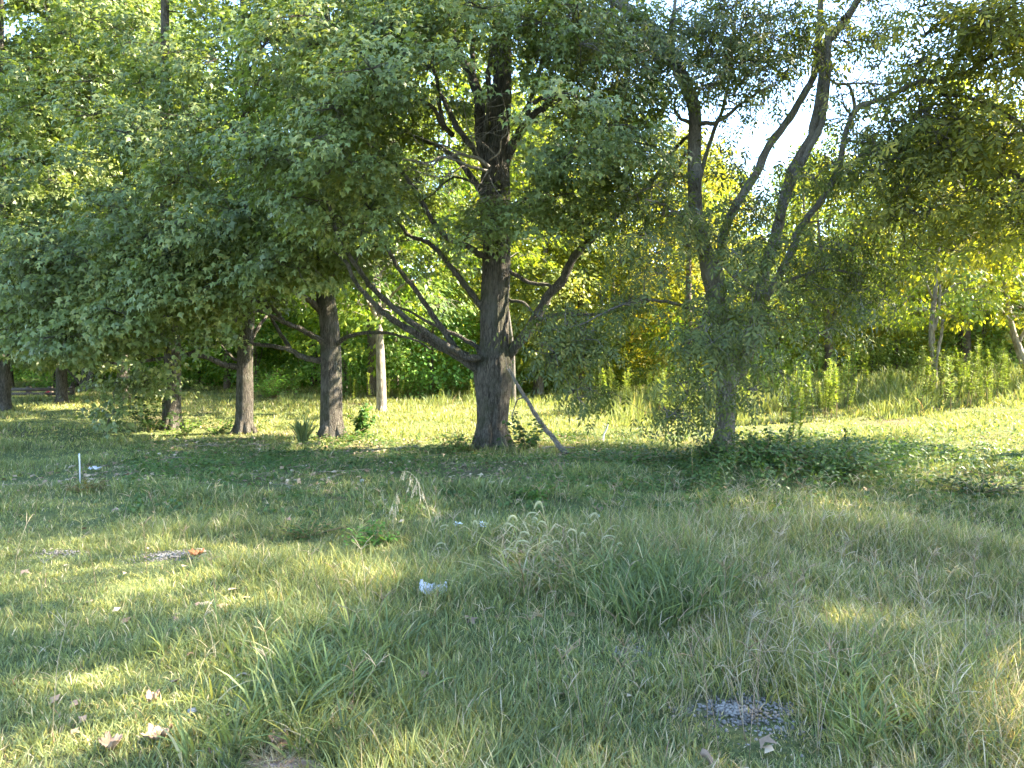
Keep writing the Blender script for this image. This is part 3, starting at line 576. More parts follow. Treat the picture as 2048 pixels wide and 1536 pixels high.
row_maple("yellow leaved tree with crooked pale twin stems rising from the tall weeds", 1868, 778, 13, [(1866, 784), (1866, 772), (1867, 730), (1864, 690), (1864, 650), (1866, 620), (1870, 590), (1874, 540), (1878, 490), (1884, 420), (1890, 340)],
    [([(1868, 735), (1876, 700), (1884, 660), (1885, 640)], 8, 5, -.3), ([(1868, 660), (1878, 620), (1880, 570)], 7, 4, -.3), ([(1866, 600), (1850, 560), (1830, 530)], 5, 3, -.5), ([(1866, 740), (1850, 725), (1838, 712)], 4, 2, -.4), ([(1872, 740), (1900, 725), (1930, 720), (1955, 732)], 4, 2, -.8), ([(1872, 600), (1910, 570), (1950, 560)], 5, 3, -.8)],
    [(1500, 700), (1800, 690), (1860, 640), (2000, 690), (2300, 700)], 70, 55, rad=2.8, z0=1.8, ztop=8, size=.13, dens=120, n2=0, bark='pale_bark', name='woodland_tree', cat='tree', leaf='wood_leaf', tint=(1.4, 1.5, .9), T=T_OVAL)
row_maple("golden orange tree with a slanting trunk, cut off by the right border", 2062, 770, 16, [(2070, 776), (2066, 764), (2050, 730), (2035, 690), (2022, 650), (2015, 600), (2005, 540), (2000, 470)],
    [([(2035, 690), (2060, 640), (2080, 590)], 7, 4, -.5), ([(2020, 640), (1990, 610), (1960, 600)], 6, 3, -.8)],
    [(1500, 690), (1980, 690), (2300, 710)], 70, 56, rad=3.0, z0=1.8, ztop=9, size=.14, dens=120, n2=0, bark='pale_bark', name='woodland_tree', cat='tree', leaf='wood_leaf', tint=(1.6, 1.4, .8), T=T_OVAL)

# ------------------------------------------------------------------ big pinnate leaved tree standing off to the right, its limbs hang into the picture
M['hick'] = leaf_mat("hickory_leaf", [(0, (.08, .10, .03)), (.5, (.14, .155, .04)), (.85, (.20, .205, .05)), (1, (.27, .25, .06))], trans=(1.6, 1.55, .4), tfac=.55, gloss=.4)
def right_tree():
    rg = np.random.default_rng(61); rt = np.array([10.6, 11.5, float(terr(10.6, 11.5))]); Y = 11.5
    tp = np.array([[0, 0, -.1], [0, 0, .1], [-.05, 0, 1.5], [-.1, -.1, 3.4], [-.2, -.2, 5.5], [-.3, -.4, 8], [-.3, -.5, 11], [-.2, -.5, 13.5]]); tr = np.array([.36, .30, .25, .23, .2, .15, .09, .03])
    A = lambda pts, a, b, Y1: (np.vstack([[-.1, -.1, 3.2+.0*a], pxline(rt, pts, Y1, 0)]), a, b)
    limbs = [A([(2075, 420), (2045, 365), (2010, 335), (1960, 318), (1900, 308)], .13, .03, 10.6), A([(2100, 470), (2060, 385), (2000, 390), (1965, 385)], .05, .02, 10.4),
             A([(2100, 300), (2030, 240), (1960, 200), (1880, 190)], .08, .02, 10.2), A([(2090, 120), (2000, 40), (1920, 20), (1850, 70)], .08, .02, 10.0),
             (np.array([[-.2, -.3, 6.5], [-2, -1.5, 8], [-4, -2.5, 9.2], [-6, -3.4, 9.8]]), .11, .03), (np.array([[-.2, -.3, 6], [-1, -2.5, 7.5], [-2.5, -4.4, 8.5]]), .1, .03), (np.array([[-.2, -.3, 7], [.5, -3, 8.5], [.4, -5, 9]]), .1, .03), (np.array([[-.3, -.4, 8.5], [-3, .5, 10], [-5, 1, 11]]), .1, .03)]
    rows = [(1900, 200, 10.2, .45, 70, 9), (1980, 260, 10.3, .5, 70, 10), (1850, 290, 10.1, .42, 60, 8), (1940, 330, 10.2, .5, 80, 10), (1860, 400, 10.1, .42, 70, 8), (2000, 420, 10.3, .5, 60, 8), (1930, 460, 10.3, .42, 70, 7), (1800, 240, 10, .35, 50, 4), (1790, 420, 10.2, .35, 50, 5),
            (2010, 120, 10, .5, 60, 8), (1930, 90, 9.8, .42, 60, 6), (2000, 30, 9.6, .5, 60, 7), (1880, 40, 9.8, .4, 50, 6), (1820, 150, 9.9, .35, 60, 5), (1760, 300, 10, .35, 50, 4), (1720, 60, 10, .35, 50, 4), (1820, 500, 10.3, .3, 50, 4)]
    c1 = pxclumps(rg, rt, rows, dens=62, flat=.5)
    def keep(x, y, p):
        if p[1]+rt[1] > 1 and 0 < x < 2048 and 0 < y < 900: return x > 1985 and y < 260
        return True
    cs = [c1]
    for cx, cy_, z0, z1, rad, n in ((-2.6, -1.2, 6.2, 12.5, 4.4, 125), (.5, .3, 4.5, 12, 3.7, 70)):
        cs.append(crown_env(rg, n, cx, cy_, z0, z1, rad, keep, inner=.05, rmin=.5, rmax=.9, dens=85, rt=rt, wide=.35))
    make_tree("hickory_tree", "tree with olive yellow feathery leaves, its limbs hanging in from the upper right corner", "tree", rt, (tp, tr), limbs, join(*cs), 'hick', 'bark', seed=61, T=T_ASH, size=.22, nsub=14, sub=.16, droop=.45)
right_tree()
def shade_trees():
    for i, (x, y, H, rad, z0) in enumerate(((10.2, 5.0, 12, 4.6, 4.0), (14.5, 1.5, 13, 4.8, 3.5))):
        rg = np.random.default_rng(700+i); rt = np.array([x, y, float(terr(x, y))]); tp = np.array([[0, 0, -.1], [0, 0, .1], [.1, 0, 2], [.1, .1, 5], [0, .2, 8], [0, .2, H-.5]]); tr = np.array([.34, .28, .22, .18, .12, .03])
        limbs = [(np.array([[.1, .1, 3+k*.8], [math.cos(k*2.4)*1.3, math.sin(k*2.4)*1.3, 4.6+k*.8], [math.cos(k*2.4)*rad*.8, math.sin(k*2.4)*rad*.8, 6+k*.9]]), .08, .02) for k in range(6)]
        cr = crown_env(rg, 170, 0, 0, z0, H, rad, None, inner=.1, rmin=.5, rmax=.95, dens=100, rt=rt, wide=.35)
        make_tree("hickory_tree", ("broad tree out of view beside the meadow on the right", "second broad tree farther out of view on the right", "tree behind the viewer's right shoulder")[i], "tree", rt, (tp, tr), limbs, cr, 'hick', 'bark', seed=700+i, T=T_ASH, size=.30, nsub=12, sub=.16, droop=.45, twigs_on=False)
shade_trees()

# ------------------------------------------------------------------ grass
def area_pts(rg, n, y0, y1, px0=-120, px1=2170, p=1.0):
    u = rg.uniform(0, 1, n); y = y0*(y1/y0)**u if p == 0 else y0+(y1-y0)*u**p
    px = rg.uniform(px0, px1, n); return (px-1024)/F*y*1.0, y, px
GRAVEL = [(gp(1490, 1425), .27, .16), (gp(345, 1112), .30, .20), (gp(120, 1108), .26, .12), (gp(1270, 1310), .22, .12)]
DIRT = [(gp(560, 1535), .16, .09)]
def bare(x, y):
    k = np.zeros(len(x))
    for g, a, b in GRAVEL[:3]+DIRT: k = np.maximum(k, 1-smooth(((((x-g[0])/a)**2+((y-g[1])/b)**2)**.5-.65)/.45)*1.0)
    return k
OPENROW = [(0, (.185, .228, .085)), (1, (.235, .275, .085)), (2, (.33, .33, .09)), (3, (.45, .38, .20)), (4, (.56, .49, .31)), (5, (.14, .185, .072)), (6, (.34, .22, .13))]
PAL = np.array([c for _, c in OPENROW])
def tuft_blades(mb, rg, cx, cy_, per, spread, hlo, hhi, wd, pal_p, segs=3, lean=(.25, 1.0), hmul=None, cmul=(1, 1, 1)):
    n = len(cx)*per; k = np.repeat(np.arange(len(cx)), per); a = rg.uniform(0, 6.283, n); rr = spread*np.sqrt(rg.uniform(0, 1, n))
    x = cx[k]+rr*np.cos(a); y = cy_[k]+rr*np.sin(a)
    h = rg.uniform(hlo, hhi, n)*rg.uniform(.7, 1.2, len(cx))[k]
    if hmul is not None: h = h*hmul[k]
    az = a+rg.normal(size=n)*.9; ln = rg.uniform(*lean, n)
    dirv = np.stack([np.cos(az), np.sin(az), np.zeros(n)], 1); base = np.stack([x, y, terr(x, y)-.01], 1)
    fa = rg.uniform(0, 6.283, n); side = np.stack([np.cos(fa), np.sin(fa), np.zeros(n)], 1)*.6+np.cross(dirv, [0, 0, 1.])*.6
    side = unit(side); ww = wd*rg.uniform(.6, 1.4, n)
    ts = np.linspace(0, 1, segs+1); V = np.zeros((n, segs*2+1, 3))
    for i, t in enumerate(ts):
        p = base+np.array([0, 0, 1.])*(h*(t-.42*ln*t*t))[:, None]+dirv*(h*ln*(.25*t+.6*t*t))[:, None]
        if i < segs:
            wv = side*(ww*(1-.55*t*t)*(.55 if i == 0 else 1)/2)[:, None]; V[:, 2*i] = p-wv; V[:, 2*i+1] = p+wv
        else: V[:, 2*segs] = p
    nv = segs*2+1; o = (np.arange(n)*nv)[:, None]
    q = np.concatenate([o+np.array([[2*i, 2*i+1, 2*i+3, 2*i+2]]) for i in range(segs-1)]) if segs > 1 else None
    t = o+np.array([[2*segs-2, 2*segs-1, 2*segs]])
    P = pal_p if pal_p.ndim == 2 else np.broadcast_to(pal_p, (len(cx), len(PAL)))
    cum = np.cumsum(P/P.sum(1, keepdims=True), 1)[k]; ci = (rg.uniform(0, 1, n)[:, None] > cum).sum(1).clip(0, len(PAL)-1)
    col = PAL[ci]*rg.uniform(.75, 1.2, (n, 1))*np.array(cmul)
    mb.add(V.reshape(-1, 3), tris=t, quads=q, col=np.repeat(col, nv, axis=0))
def field_palette(x, y, px):
    n1 = noise2(x, y, 1.1, 3); n2 = noise2(x, y, .45, 4); warm = smooth((px-1000)/700)*smooth((9.5-y)/3)
    far = smooth((y-11.5)/3)
    P = np.zeros((len(x), len(PAL)))
    P[:, 0] = 5*(1-.45*warm)+1.5*n1.clip(0); P[:, 1] = 2.5+2*n2.clip(0)+2.5*far; P[:, 2] = .8+1.5*(-n1).clip(0)+1.5*warm+2.2*far
    P[:, 3] = .65+1.9*warm+.8*(-n2).clip(0)+.9*far*(n1 > 0); P[:, 4] = .35+.7*warm; P[:, 5] = 2*(1-far)*(1-.4*warm); P[:, 6] = .05+.5*warm*(n1 > .2)
    return P
def grass_layer(name, label, y0, y1, ntuft, per, spread, h, wd, segs, seed, p=1.0):
    rg = np.random.default_rng(seed); x, y, px = area_pts(rg, ntuft, y0, y1, p=p)
    keep = rg.uniform(0, 1, ntuft) > bare(x, y)*.93
    litter = smooth((x+7)/2)*smooth((2.2-x)/1.5)*smooth((y-8.3)/1)*smooth((13.2-y)/1.5); keep &= rg.uniform(0, 1, ntuft) > litter*(.68+.35*noise2(x, y, 1.6, 5))
    x, y, px = x[keep], y[keep], px[keep]
    hm = (.75+.45*noise2(x, y, .9, 6)+.25*noise2(x, y, 2.6, 7)).clip(.35, 1.6)
    hm *= 1-.45*smooth((1000-px)/500)*smooth((7-y)/3)*smooth((y-4.6)/1)       # shorter turf at the left
    for (g, a, b), f_ in zip(GRAVEL+DIRT, (.84, .75, .5, .2, .8)): hm *= 1-f_*np.exp(-((x-g[0])/(a*1.3))**2-((y-g[1]+b*1.6)/(b*2.2))**2)
    mb = MB(); tuft_blades(mb, rg, x, y, per, spread, h[0], h[1], wd, field_palette(x, y, px), segs, hmul=hm, cmul=(1.2, 1.12, 1.2) if y1 < 8 else (1.05, 1.02, 1.05))  # cmul pales the near blades, painting a hazy veil into their colour
    o = mb.build(name, M['grass']); return tag(o, label, "grass", kind='stuff')
grass_layer("grass", "long arching green grass close by", 1.9, 6.8, 14500, 13, .055, (.09, .26), .0052, 3, 201, p=1.0)
grass_layer("meadow_grass", "shaded green grass below the trees", 6.8, 13.5, 12500, 10, .09, (.07, .20), .0095, 2, 202)
grass_layer("field_grass", "sunlit short grass of the open field", 13.5, 36, 17500, 10, .16, (.07, .20), .020, 2, 203)

def weeds_low():
    """broad leaved ground cover"""
    rg = np.random.default_rng(210); mb = MB()
    x, y, px = area_pts(rg, 9000, 7.2, 14.5, 250, 2170)
    d = .22+.4*smooth((y-7.8)/.8)*smooth((12-y)/1.5)+.5*smooth((px-1000)/350)*smooth((1900-px)/250)*smooth((y-8)/1)*smooth((13.2-y)/2); k = rg.uniform(0, 1, len(x)) < d*(.55+.5*noise2(x, y, 1.2, 1)); x, y, px = x[k], y[k], px[k]
    hp = .07+.33*smooth((px-1330)/160)*smooth((2050-px)/400)*smooth((y-8.0)/1)*smooth((12.4-y)/1.5)+.05*rg.uniform(0, 1, len(x))
    n = len(x); per = 11; kk = np.repeat(np.arange(n), per); hh = rg.uniform(.25, 1, n*per)*hp[kk]; a = rg.uniform(0, 6.283, n*per); r_ = rg.uniform(.02, .10, n*per)
    pos = np.stack([x[kk]+np.cos(a)*r_, y[kk]+np.sin(a)*r_, terr(x[kk], y[kk])+hh], 1)
    dd = np.stack([np.cos(a), np.sin(a), rg.uniform(-.8, .2, n*per)], 1); nn = np.stack([rg.normal(size=n*per)*.4, rg.normal(size=n*per)*.4-.2, np.ones(n*per)], 1)
    leaves(mb, pos, dd, nn, rg.uniform(.035, .075, n*per), T_OVAL)
    tuft_blades(mb, rg, x, y, 2, .02, .08, .3, .006, np.array([1, 0, 0, 1, 0, 3, 0.]), 2, hmul=hp/.25+.3)
    tag(mb.build("weeds", M['under_leaf']), "low broad leaved weeds around the tree feet", "weeds", kind='stuff')
weeds_low()
def litter():
    rg = np.random.default_rng(212); mb = MB(); x, y, px = area_pts(rg, 9000, 2.6, 16, -50, 2100)
    w_ = .05+.95*smooth((x+7)/2)*smooth((2.5-x)/1.5)*smooth((y-8.2)/1)*smooth((15-y)/1.5)+.5*smooth((px-600)/200)*(np.abs(x+6.9) < 1.3)*(np.abs(y-15.6) < 1); k = rg.uniform(0, 1, len(x)) < w_; x, y = x[k], y[k]; n = len(x)
    a = rg.uniform(0, 6.283, n); pos = np.stack([x, y, terr(x, y)+rg.uniform(.01, .05, n)], 1)
    col = np.array([[.36, .25, .14], [.26, .16, .09], [.48, .37, .24], [.30, .20, .13]])[rg.integers(0, 4, n)]
    leaves(mb, pos, np.stack([np.cos(a), np.sin(a), rg.normal(size=n)*.25], 1), np.stack([rg.normal(size=n)*.35, rg.normal(size=n)*.35, np.ones(n)], 1), rg.uniform(.04, .09, n), T_MAPLE, col=col)
    for i in range(120):        # fallen twigs
        xx, yy = rg.uniform(-6, 3), rg.uniform(8.5, 13.5); a_ = rg.uniform(0, 3.14); L = rg.uniform(.08, .3); d_ = np.array([math.cos(a_), math.sin(a_), 0]); z = float(terr(xx, yy))+.03
        tube(mb, [np.array([xx, yy, z])-d_*L, np.array([xx, yy, z+.02]), np.array([xx, yy, z])+d_*L], [.004, .0035, .002], 4, col=(.30, .24, .16))
    m = plain_mat("dry_leaf", (.7, .7, .7), (1.1, 1.1, 1.1), 20, tint=True)
    tag(mb.build("leaf_litter", m), "dry brown leaves and twigs on the bare soil under the trees", "leaf litter", kind='stuff')
litter()
def dry_stems():
    """wiry dry grass stems with finger like seed heads, thick to the right"""
    rg = np.random.default_rng(215); mb = MB(); n = 620
    for i in range(n):
        px = np.clip(rg.normal(1560, 330), 700, 2100) if i % 5 else rg.uniform(0, 2048); y = rg.uniform(2.9, 7.8); x = (px-1024)/F*y
        z = float(terr(x, y)); h = rg.uniform(.2, .42); a = rg.uniform(0, 6.283); d = np.array([math.cos(a), math.sin(a), 0])*rg.uniform(.1, .45)*h
        c = np.array([[.42, .36, .22], [.34, .34, .16], [.50, .42, .32], [.36, .26, .18]])[rg.integers(0, 4)]
        P = spline([np.array([x, y, z]), np.array([x, y, z])+d*.35+[0, 0, h*.6], np.array([x, y, z])+d+[0, 0, h]], 6); tube(mb, P, np.linspace(.0017, .0011, 6), 3, col=c)
        for k in range(rg.integers(2, 6)):
            b = rg.uniform(0, 6.283); e = np.array([math.cos(b), math.sin(b), rg.uniform(.2, 1.2)]); e = e/np.linalg.norm(e)*rg.uniform(.05, .11); tube(mb, [P[-1], P[-1]+e*.5+[0, 0, .008], P[-1]+e], [.0015, .0016, .0008], 3, col=c*1.1)
    tag(mb.build("dry_grass", M['grass']), "wiry dry grass stems with split seed heads", "dry grass", kind='stuff')
dry_stems()

# ------------------------------------------------------------------ gravel
M['stone'] = plain_mat("gravel_stone", (.15, .135, .11), (.37, .335, .28), 6, .85, .25, .3, tint=True)
def rockmesh(rg, mb, c, r, col, flat=.7, sub=1):
    p = (1+5**.5)/2; v = np.array([[-1, p, 0], [1, p, 0], [-1, -p, 0], [1, -p, 0], [0, -1, p], [0, 1, p], [0, -1, -p], [0, 1, -p], [p, 0, -1], [p, 0, 1], [-p, 0, -1], [-p, 0, 1]])
    f = np.array([[0, 11, 5], [0, 5, 1], [0, 1, 7], [0, 7, 10], [0, 10, 11], [1, 5, 9], [5, 11, 4], [11, 10, 2], [10, 7, 6], [7, 1, 8], [3, 9, 4], [3, 4, 2], [3, 2, 6], [3, 6, 8], [3, 8, 9], [4, 9, 5], [2, 4, 11], [6, 2, 10], [8, 6, 7], [9, 8, 1]])
    v = unit(v)*rg.uniform(.72, 1.15, (12, 1)); a = rg.uniform(0, 6.28); ca, sa = math.cos(a), math.sin(a)
    v = v*np.array([1, rg.uniform(.6, 1), flat])*r; v = np.stack([v[:, 0]*ca-v[:, 1]*sa, v[:, 0]*sa+v[:, 1]*ca, v[:, 2]], 1)
    mb.add(v+c, tris=f, col=col)
for gi, ((g, a, b), lab) in enumerate(zip(GRAVEL, ("heap of blue grey gravel showing through the grass at the bottom", "pale gravel spot with an orange leaf on it", "faint pale gravel spot in the turf near the white stake", "grey gravel half hidden by grass right of the centre"))):
    rg = np.random.default_rng(300+gi); mb = MB()
    for k in range((900, 520, 170, 120)[gi]):
        u = rg.normal(size=2)*.5; 
        if np.hypot(*u) > .75+.4*noise2(u[0], u[1], 3.0, gi): u = u*rg.uniform(.9, 1.6)
        x, y = g[0]+u[0]*a, g[1]+u[1]*b; rr = rg.uniform(.004, .011)*(1.2 if rg.uniform() < .2 else 1)
        t_ = rg.uniform(.45, 1.2); rockmesh(rg, mb, np.array([x, y, float(terr(x, y))+rr*rg.uniform(-.3, .5)+.010*max(0, 1-np.hypot(*u))]), rr, (t_*1.0, t_*.98, t_*.97))
    tag(mb.build("gravel", M['stone']), lab, "gravel", kind='stuff')

# ------------------------------------------------------------------ tall weeds along the back of the field: each a plant of its own
M['weed'] = leaf_mat("weed_leaf", [(0, (.08, .12, .03)), (.5, (.14, .19, .045)), (1, (.24, .26, .07))], trans=(1.3, 1.3, .5), tfac=.48, objtint=True)
M['weed_stem'] = plain_mat("weed_stem", (.16, .14, .05), (.24, .15, .08), 5)
def weed_plant(name, rg, H, nl, ll, width=.11, T=T_LANCE, top=True):
    mb = MB(); le = rg.normal(size=2)*.05*H; P = spline(np.array([[0, 0, -.03], [le[0]*.2, le[1]*.2, H*.4], [le[0], le[1], H]]), 8); tube(mb, P, np.linspace(.010, .004, 8), 5, mat=0)
    f = rg.uniform(.22, 1, nl)**.8; c = np.stack([np.interp(f, np.linspace(0, 1, 8), P[:, k]) for k in range(3)], 1); a = rg.uniform(0, 6.283, nl)
    d = np.stack([np.cos(a), np.sin(a), .9-.5*(1-f)+rg.normal(size=nl)*.2], 1); nn = np.stack([-np.cos(a), -np.sin(a), np.ones(nl)], 1); leaves(mb, c, d, nn, ll*(1.15-.6*f)*rg.uniform(.8, 1.2, nl), T, mat=1)
    for k in range(3 if top else 0):
        a = rg.uniform(0, 6.283); j = rg.integers(4, 7); e = P[j]+np.array([math.cos(a)*.08, math.sin(a)*.08, .16]); tube(mb, [P[j], e], [.004, .002], 3, mat=0)
        m = 14; ff = rg.uniform(.2, 1, (m, 1)); a2 = rg.uniform(0, 6.283, m); leaves(mb, P[j]+(e-P[j])*ff, np.stack([np.cos(a2), np.sin(a2), np.full(m, .9)], 1), np.stack([-np.cos(a2), -np.sin(a2), np.ones(m)], 1), ll*.5, T, mat=1)
    return mb.mesh(name, [M['weed_stem'], M['weed']])
rgw = np.random.default_rng(400)
WT = (np.array([[0, 0, 0], [-.15, .4, 0], [0, 1, -.28], [.15, .4, 0]], float), T_LANCE[1])
weed_me = [weed_plant("tall_weed", rgw, rgw.uniform(1.15, 1.5), 150, .15, T=WT) for i in range(6)]
nw = 0; k = 0
while nw < 285:
    k += 1; px = rgw.uniform(1180, 2090); Y = rgw.uniform(15.8, 21.5)+.9*(px < 1450)
    if rgw.uniform() > (.35 if px < 1320 else .8 if px > 1450 else .5): continue
    if noise2(px*.02, Y, 1.0, 2) < -.35: continue
    if nw % 13 == 0: px = rgw.uniform(640, 980); Y = rgw.uniform(22, 26)
    x = (px-1024)/F*Y; o = link("tall_weed", weed_me[nw % 6], None, (x, Y, terr(x, Y))); s = (rgw.uniform(.3, .7) if rgw.uniform() < .45 else rgw.uniform(.6, .98))*(1 if px > 1150 else .75)
    o.scale = (s*1.1, s*1.1, s); o.rotation_euler = (rgw.normal()*.11, rgw.normal()*.11, rgw.uniform(0, 6.28)); g_ = rgw.uniform(.8, 1.25); cool = 1500 < px < 1720 and Y > 18
    o.color = (g_*(1.05 if cool else 1.45), g_*(1.3 if cool else 1.4), g_*1.1, 1)
    if px > 1150: tag(o, ("short" if s < .6 else "tall")+" green weed at the "+("front" if Y < 18.3 else "back")+" of the stand, "+mark(px), "weed", "tall weeds at the back of the field")
    else: tag(o, "weed stalk standing far back "+mark(px), "weed", "weeds between the maple trunks")
    nw += 1
def tall_field():
    rg = np.random.default_rng(405); mb = MB(); n = 5200; px = rg.uniform(1150, 2200, n); y = rg.uniform(15.6, 22.5, n); px[:700] = rg.uniform(560, 1150, 700); y[:700] = rg.uniform(22, 27, 700)
    k = rg.uniform(0, 1, n) < .45+.6*noise2(px*.015, y, 1.0, 2); px, y = px[k], y[k]; x = (px-1024)/F*y
    tuft_blades(mb, rg, x, y, 10, .16, .3, .8, .016, np.array([5, 5, 1.5, .3, .1, 1, .2]), 3, lean=(.05, .8), hmul=.82*(1-.45*(px < 1150))*(.35+.65*smooth((y-15.6)/3.0))+.25*noise2(px*.01, y, 1.2, 5))
    tag(mb.build("tall_grass", M['grass']), "tall rank grass growing between the weed stalks", "grass", kind='stuff')
tall_field()
def single_weed(px, py, H, label, sc_=1., tint=(1, 1, 1), n=110, ll=.10, T=WT, name="tall_weed"):
    g = gp(px, py); o = link(name, weed_plant(name, rgw, H, n, ll, T=T, top=False), None, g); o.color = (*tint, 1); tag(o, label, "weed"); return o
single_weed(1586, 895, 1.05, "tallest lone leafy weed, just right of the grey forking tree, pale flower top", tint=(1.2, 1.35, .9), n=190, ll=.15)
single_weed(1598, 915, .85, "bright yellow green weed beside the tallest lone weed", tint=(1.7, 1.7, .8), n=160, ll=.14)
single_weed(1572, 960, .62, "dark broad leaved weed in front of the tallest lone weed", tint=(.5, .65, .6), n=50, ll=.11, T=T_OVAL)
single_weed(1690, 935, .5, "dark bushy weed at the border of shade and sun", tint=(.45, .6, .5), n=80, ll=.1, T=T_OVAL)
single_weed(1385, 965, .4, "small weed left of the grey tree's foot", tint=(.6, .7, .5), n=40, ll=.08)

# ------------------------------------------------------------------ bushes and sprouts
def bush(px, py, w_, h_, n, ll, label, tint, T=T_OVAL, name="shrub", cat="shrub", seed=1, dY=0.):
    rg = np.random.default_rng(500+seed); g = gp(px, py)+[0, dY, 0]; t = root(name, g, label, cat); st = MB(); lf = MB()
    for k in range(max(6, n//26)):
        a = rg.uniform(0, 6.283); r = w_*math.sqrt(rg.uniform(0, 1)); H = h_*rg.uniform(.5, 1.05)*(1-.45*(r/w_)**2); P = spline([[0, 0, -.02], [math.cos(a)*r*.5, math.sin(a)*r*.5, H*.6], [math.cos(a)*r, math.sin(a)*r, H]], 7); tube(st, P, np.linspace(.006, .002, 7), 4)
        m = 26; f = rg.uniform(.2, 1, m); c = np.stack([np.interp(f, np.linspace(0, 1, 7), P[:, i]) for i in range(3)], 1)+rg.normal(size=(m, 3))*.02; b = rg.uniform(0, 6.283, m)
        leaves(lf, c, np.stack([np.cos(b), np.sin(b), rg.uniform(-.5, .2, m)], 1), np.stack([rg.normal(size=m)*.4, rg.normal(size=m)*.4, np.ones(m)], 1), ll*rg.uniform(.7, 1.25, m), T)
    st.build("stem", M['weed_stem'], t); o = lf.build("foliage", M['under_leaf'], t); o.color = (*tint, 1); return t  # tint also paints light: sunlit bushes brightened, shaded ones darkened
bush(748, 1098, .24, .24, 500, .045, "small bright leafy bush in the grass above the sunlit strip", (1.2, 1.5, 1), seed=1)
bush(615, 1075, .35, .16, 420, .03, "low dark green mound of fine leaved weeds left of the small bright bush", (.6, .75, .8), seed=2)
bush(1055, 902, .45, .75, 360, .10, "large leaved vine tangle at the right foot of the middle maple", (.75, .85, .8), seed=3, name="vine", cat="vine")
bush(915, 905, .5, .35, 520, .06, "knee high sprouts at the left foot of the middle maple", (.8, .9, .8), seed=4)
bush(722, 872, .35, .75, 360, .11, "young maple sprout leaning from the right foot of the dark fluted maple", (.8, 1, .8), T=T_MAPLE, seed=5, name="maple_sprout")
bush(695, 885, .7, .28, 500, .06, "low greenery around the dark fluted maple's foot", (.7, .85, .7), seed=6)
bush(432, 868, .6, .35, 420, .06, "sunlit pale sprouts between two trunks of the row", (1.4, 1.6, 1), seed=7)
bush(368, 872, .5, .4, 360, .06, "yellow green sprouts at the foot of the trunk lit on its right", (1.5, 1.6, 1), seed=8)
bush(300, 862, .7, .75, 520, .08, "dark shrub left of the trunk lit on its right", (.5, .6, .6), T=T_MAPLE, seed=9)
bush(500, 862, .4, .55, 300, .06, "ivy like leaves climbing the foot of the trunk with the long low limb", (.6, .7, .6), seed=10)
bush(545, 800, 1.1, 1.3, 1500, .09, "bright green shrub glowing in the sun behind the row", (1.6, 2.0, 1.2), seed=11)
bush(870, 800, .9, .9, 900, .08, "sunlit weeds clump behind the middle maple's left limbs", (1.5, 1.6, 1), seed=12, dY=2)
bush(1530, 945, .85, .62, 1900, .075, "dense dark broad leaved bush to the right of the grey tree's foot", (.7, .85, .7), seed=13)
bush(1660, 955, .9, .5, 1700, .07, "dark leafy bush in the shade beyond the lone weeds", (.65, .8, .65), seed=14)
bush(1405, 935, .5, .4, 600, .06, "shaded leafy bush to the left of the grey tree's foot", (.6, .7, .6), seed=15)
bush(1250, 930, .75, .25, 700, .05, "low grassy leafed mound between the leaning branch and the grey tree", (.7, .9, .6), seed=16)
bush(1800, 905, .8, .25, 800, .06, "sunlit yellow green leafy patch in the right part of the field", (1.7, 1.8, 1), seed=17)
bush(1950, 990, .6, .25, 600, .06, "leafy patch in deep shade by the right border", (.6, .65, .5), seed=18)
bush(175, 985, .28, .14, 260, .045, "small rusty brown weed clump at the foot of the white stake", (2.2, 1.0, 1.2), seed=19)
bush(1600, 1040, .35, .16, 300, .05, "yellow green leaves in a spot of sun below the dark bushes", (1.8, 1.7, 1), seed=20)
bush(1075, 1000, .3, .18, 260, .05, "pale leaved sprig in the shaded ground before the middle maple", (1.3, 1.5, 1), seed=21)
def yucca():
    rg = np.random.default_rng(9); g = gp(607, 890); mb = MB(); n = 46; a = rg.uniform(0, 6.283, n)
    tuft_blades(mb, rg, np.array([g[0]]), np.array([g[1]]), 70, .07, .38, .55, .03, np.array([0, 0, 0, 0, 0, 1., 0]), 3, lean=(.1, .75))
    o = mb.build("yucca_plant", M['grass'], loc=None); tag(o, "dark stiff spiky leaved plant left of the dark fluted trunk", "yucca")
yucca()

# ------------------------------------------------------------------ foxtails and seed heads
M['seed'] = leaf_mat("seed_head", [(0, (.36, .36, .18)), (1, (.62, .58, .36))], trans=(1.1, 1.05, .7), tfac=.4)
M['straw'] = plain_mat("straw", (.40, .33, .17), (.60, .47, .30), 9)
rgf = np.random.default_rng(600)
def foxtail_mesh(rg, H, bend):
    st = MB(); hd = MB(); b = rg.uniform(-.3, .3); P = spline([[0, 0, 0], [b*.05, 0, H*.5], [bend*.04, 0, H]], 9); tube(st, P, np.linspace(.0022, .0013, 9), 4)
    for k in range(3):
        f = P[2+2*k]; a = rg.uniform(0, 6.283); tube(st, [f, f+[math.cos(a)*.06, math.sin(a)*.06, .07], f+[math.cos(a)*.15, math.sin(a)*.15, .03]], [.003, .0035, .0006], 3)
    Q = spline([P[-1], P[-1]+[bend*.02, 0, .03], P[-1]+[bend*.05, 0, .025], P[-1]+[bend*.07, 0, -.005]], 12); tube(hd, Q, 0.0075*np.sin(np.linspace(.35, 2.9, 12))+.001, 7)
    n = 260; i = rg.integers(0, 11, n); d = unit(rg.normal(size=(n, 3)))+np.gradient(Q, axis=0)[i]*30*.6; leaves(hd, Q[i]+rg.normal(size=(n, 3))*.002, d, rg.normal(size=(n, 3)), .017, (np.array([[-.05, 0, 0], [.05, 0, 0], [0, 1, 0]], float), np.array([[0, 1, 2]])))
    return st.mesh("stem", M['straw'], True), hd.mesh("seed_head", M['seed'])
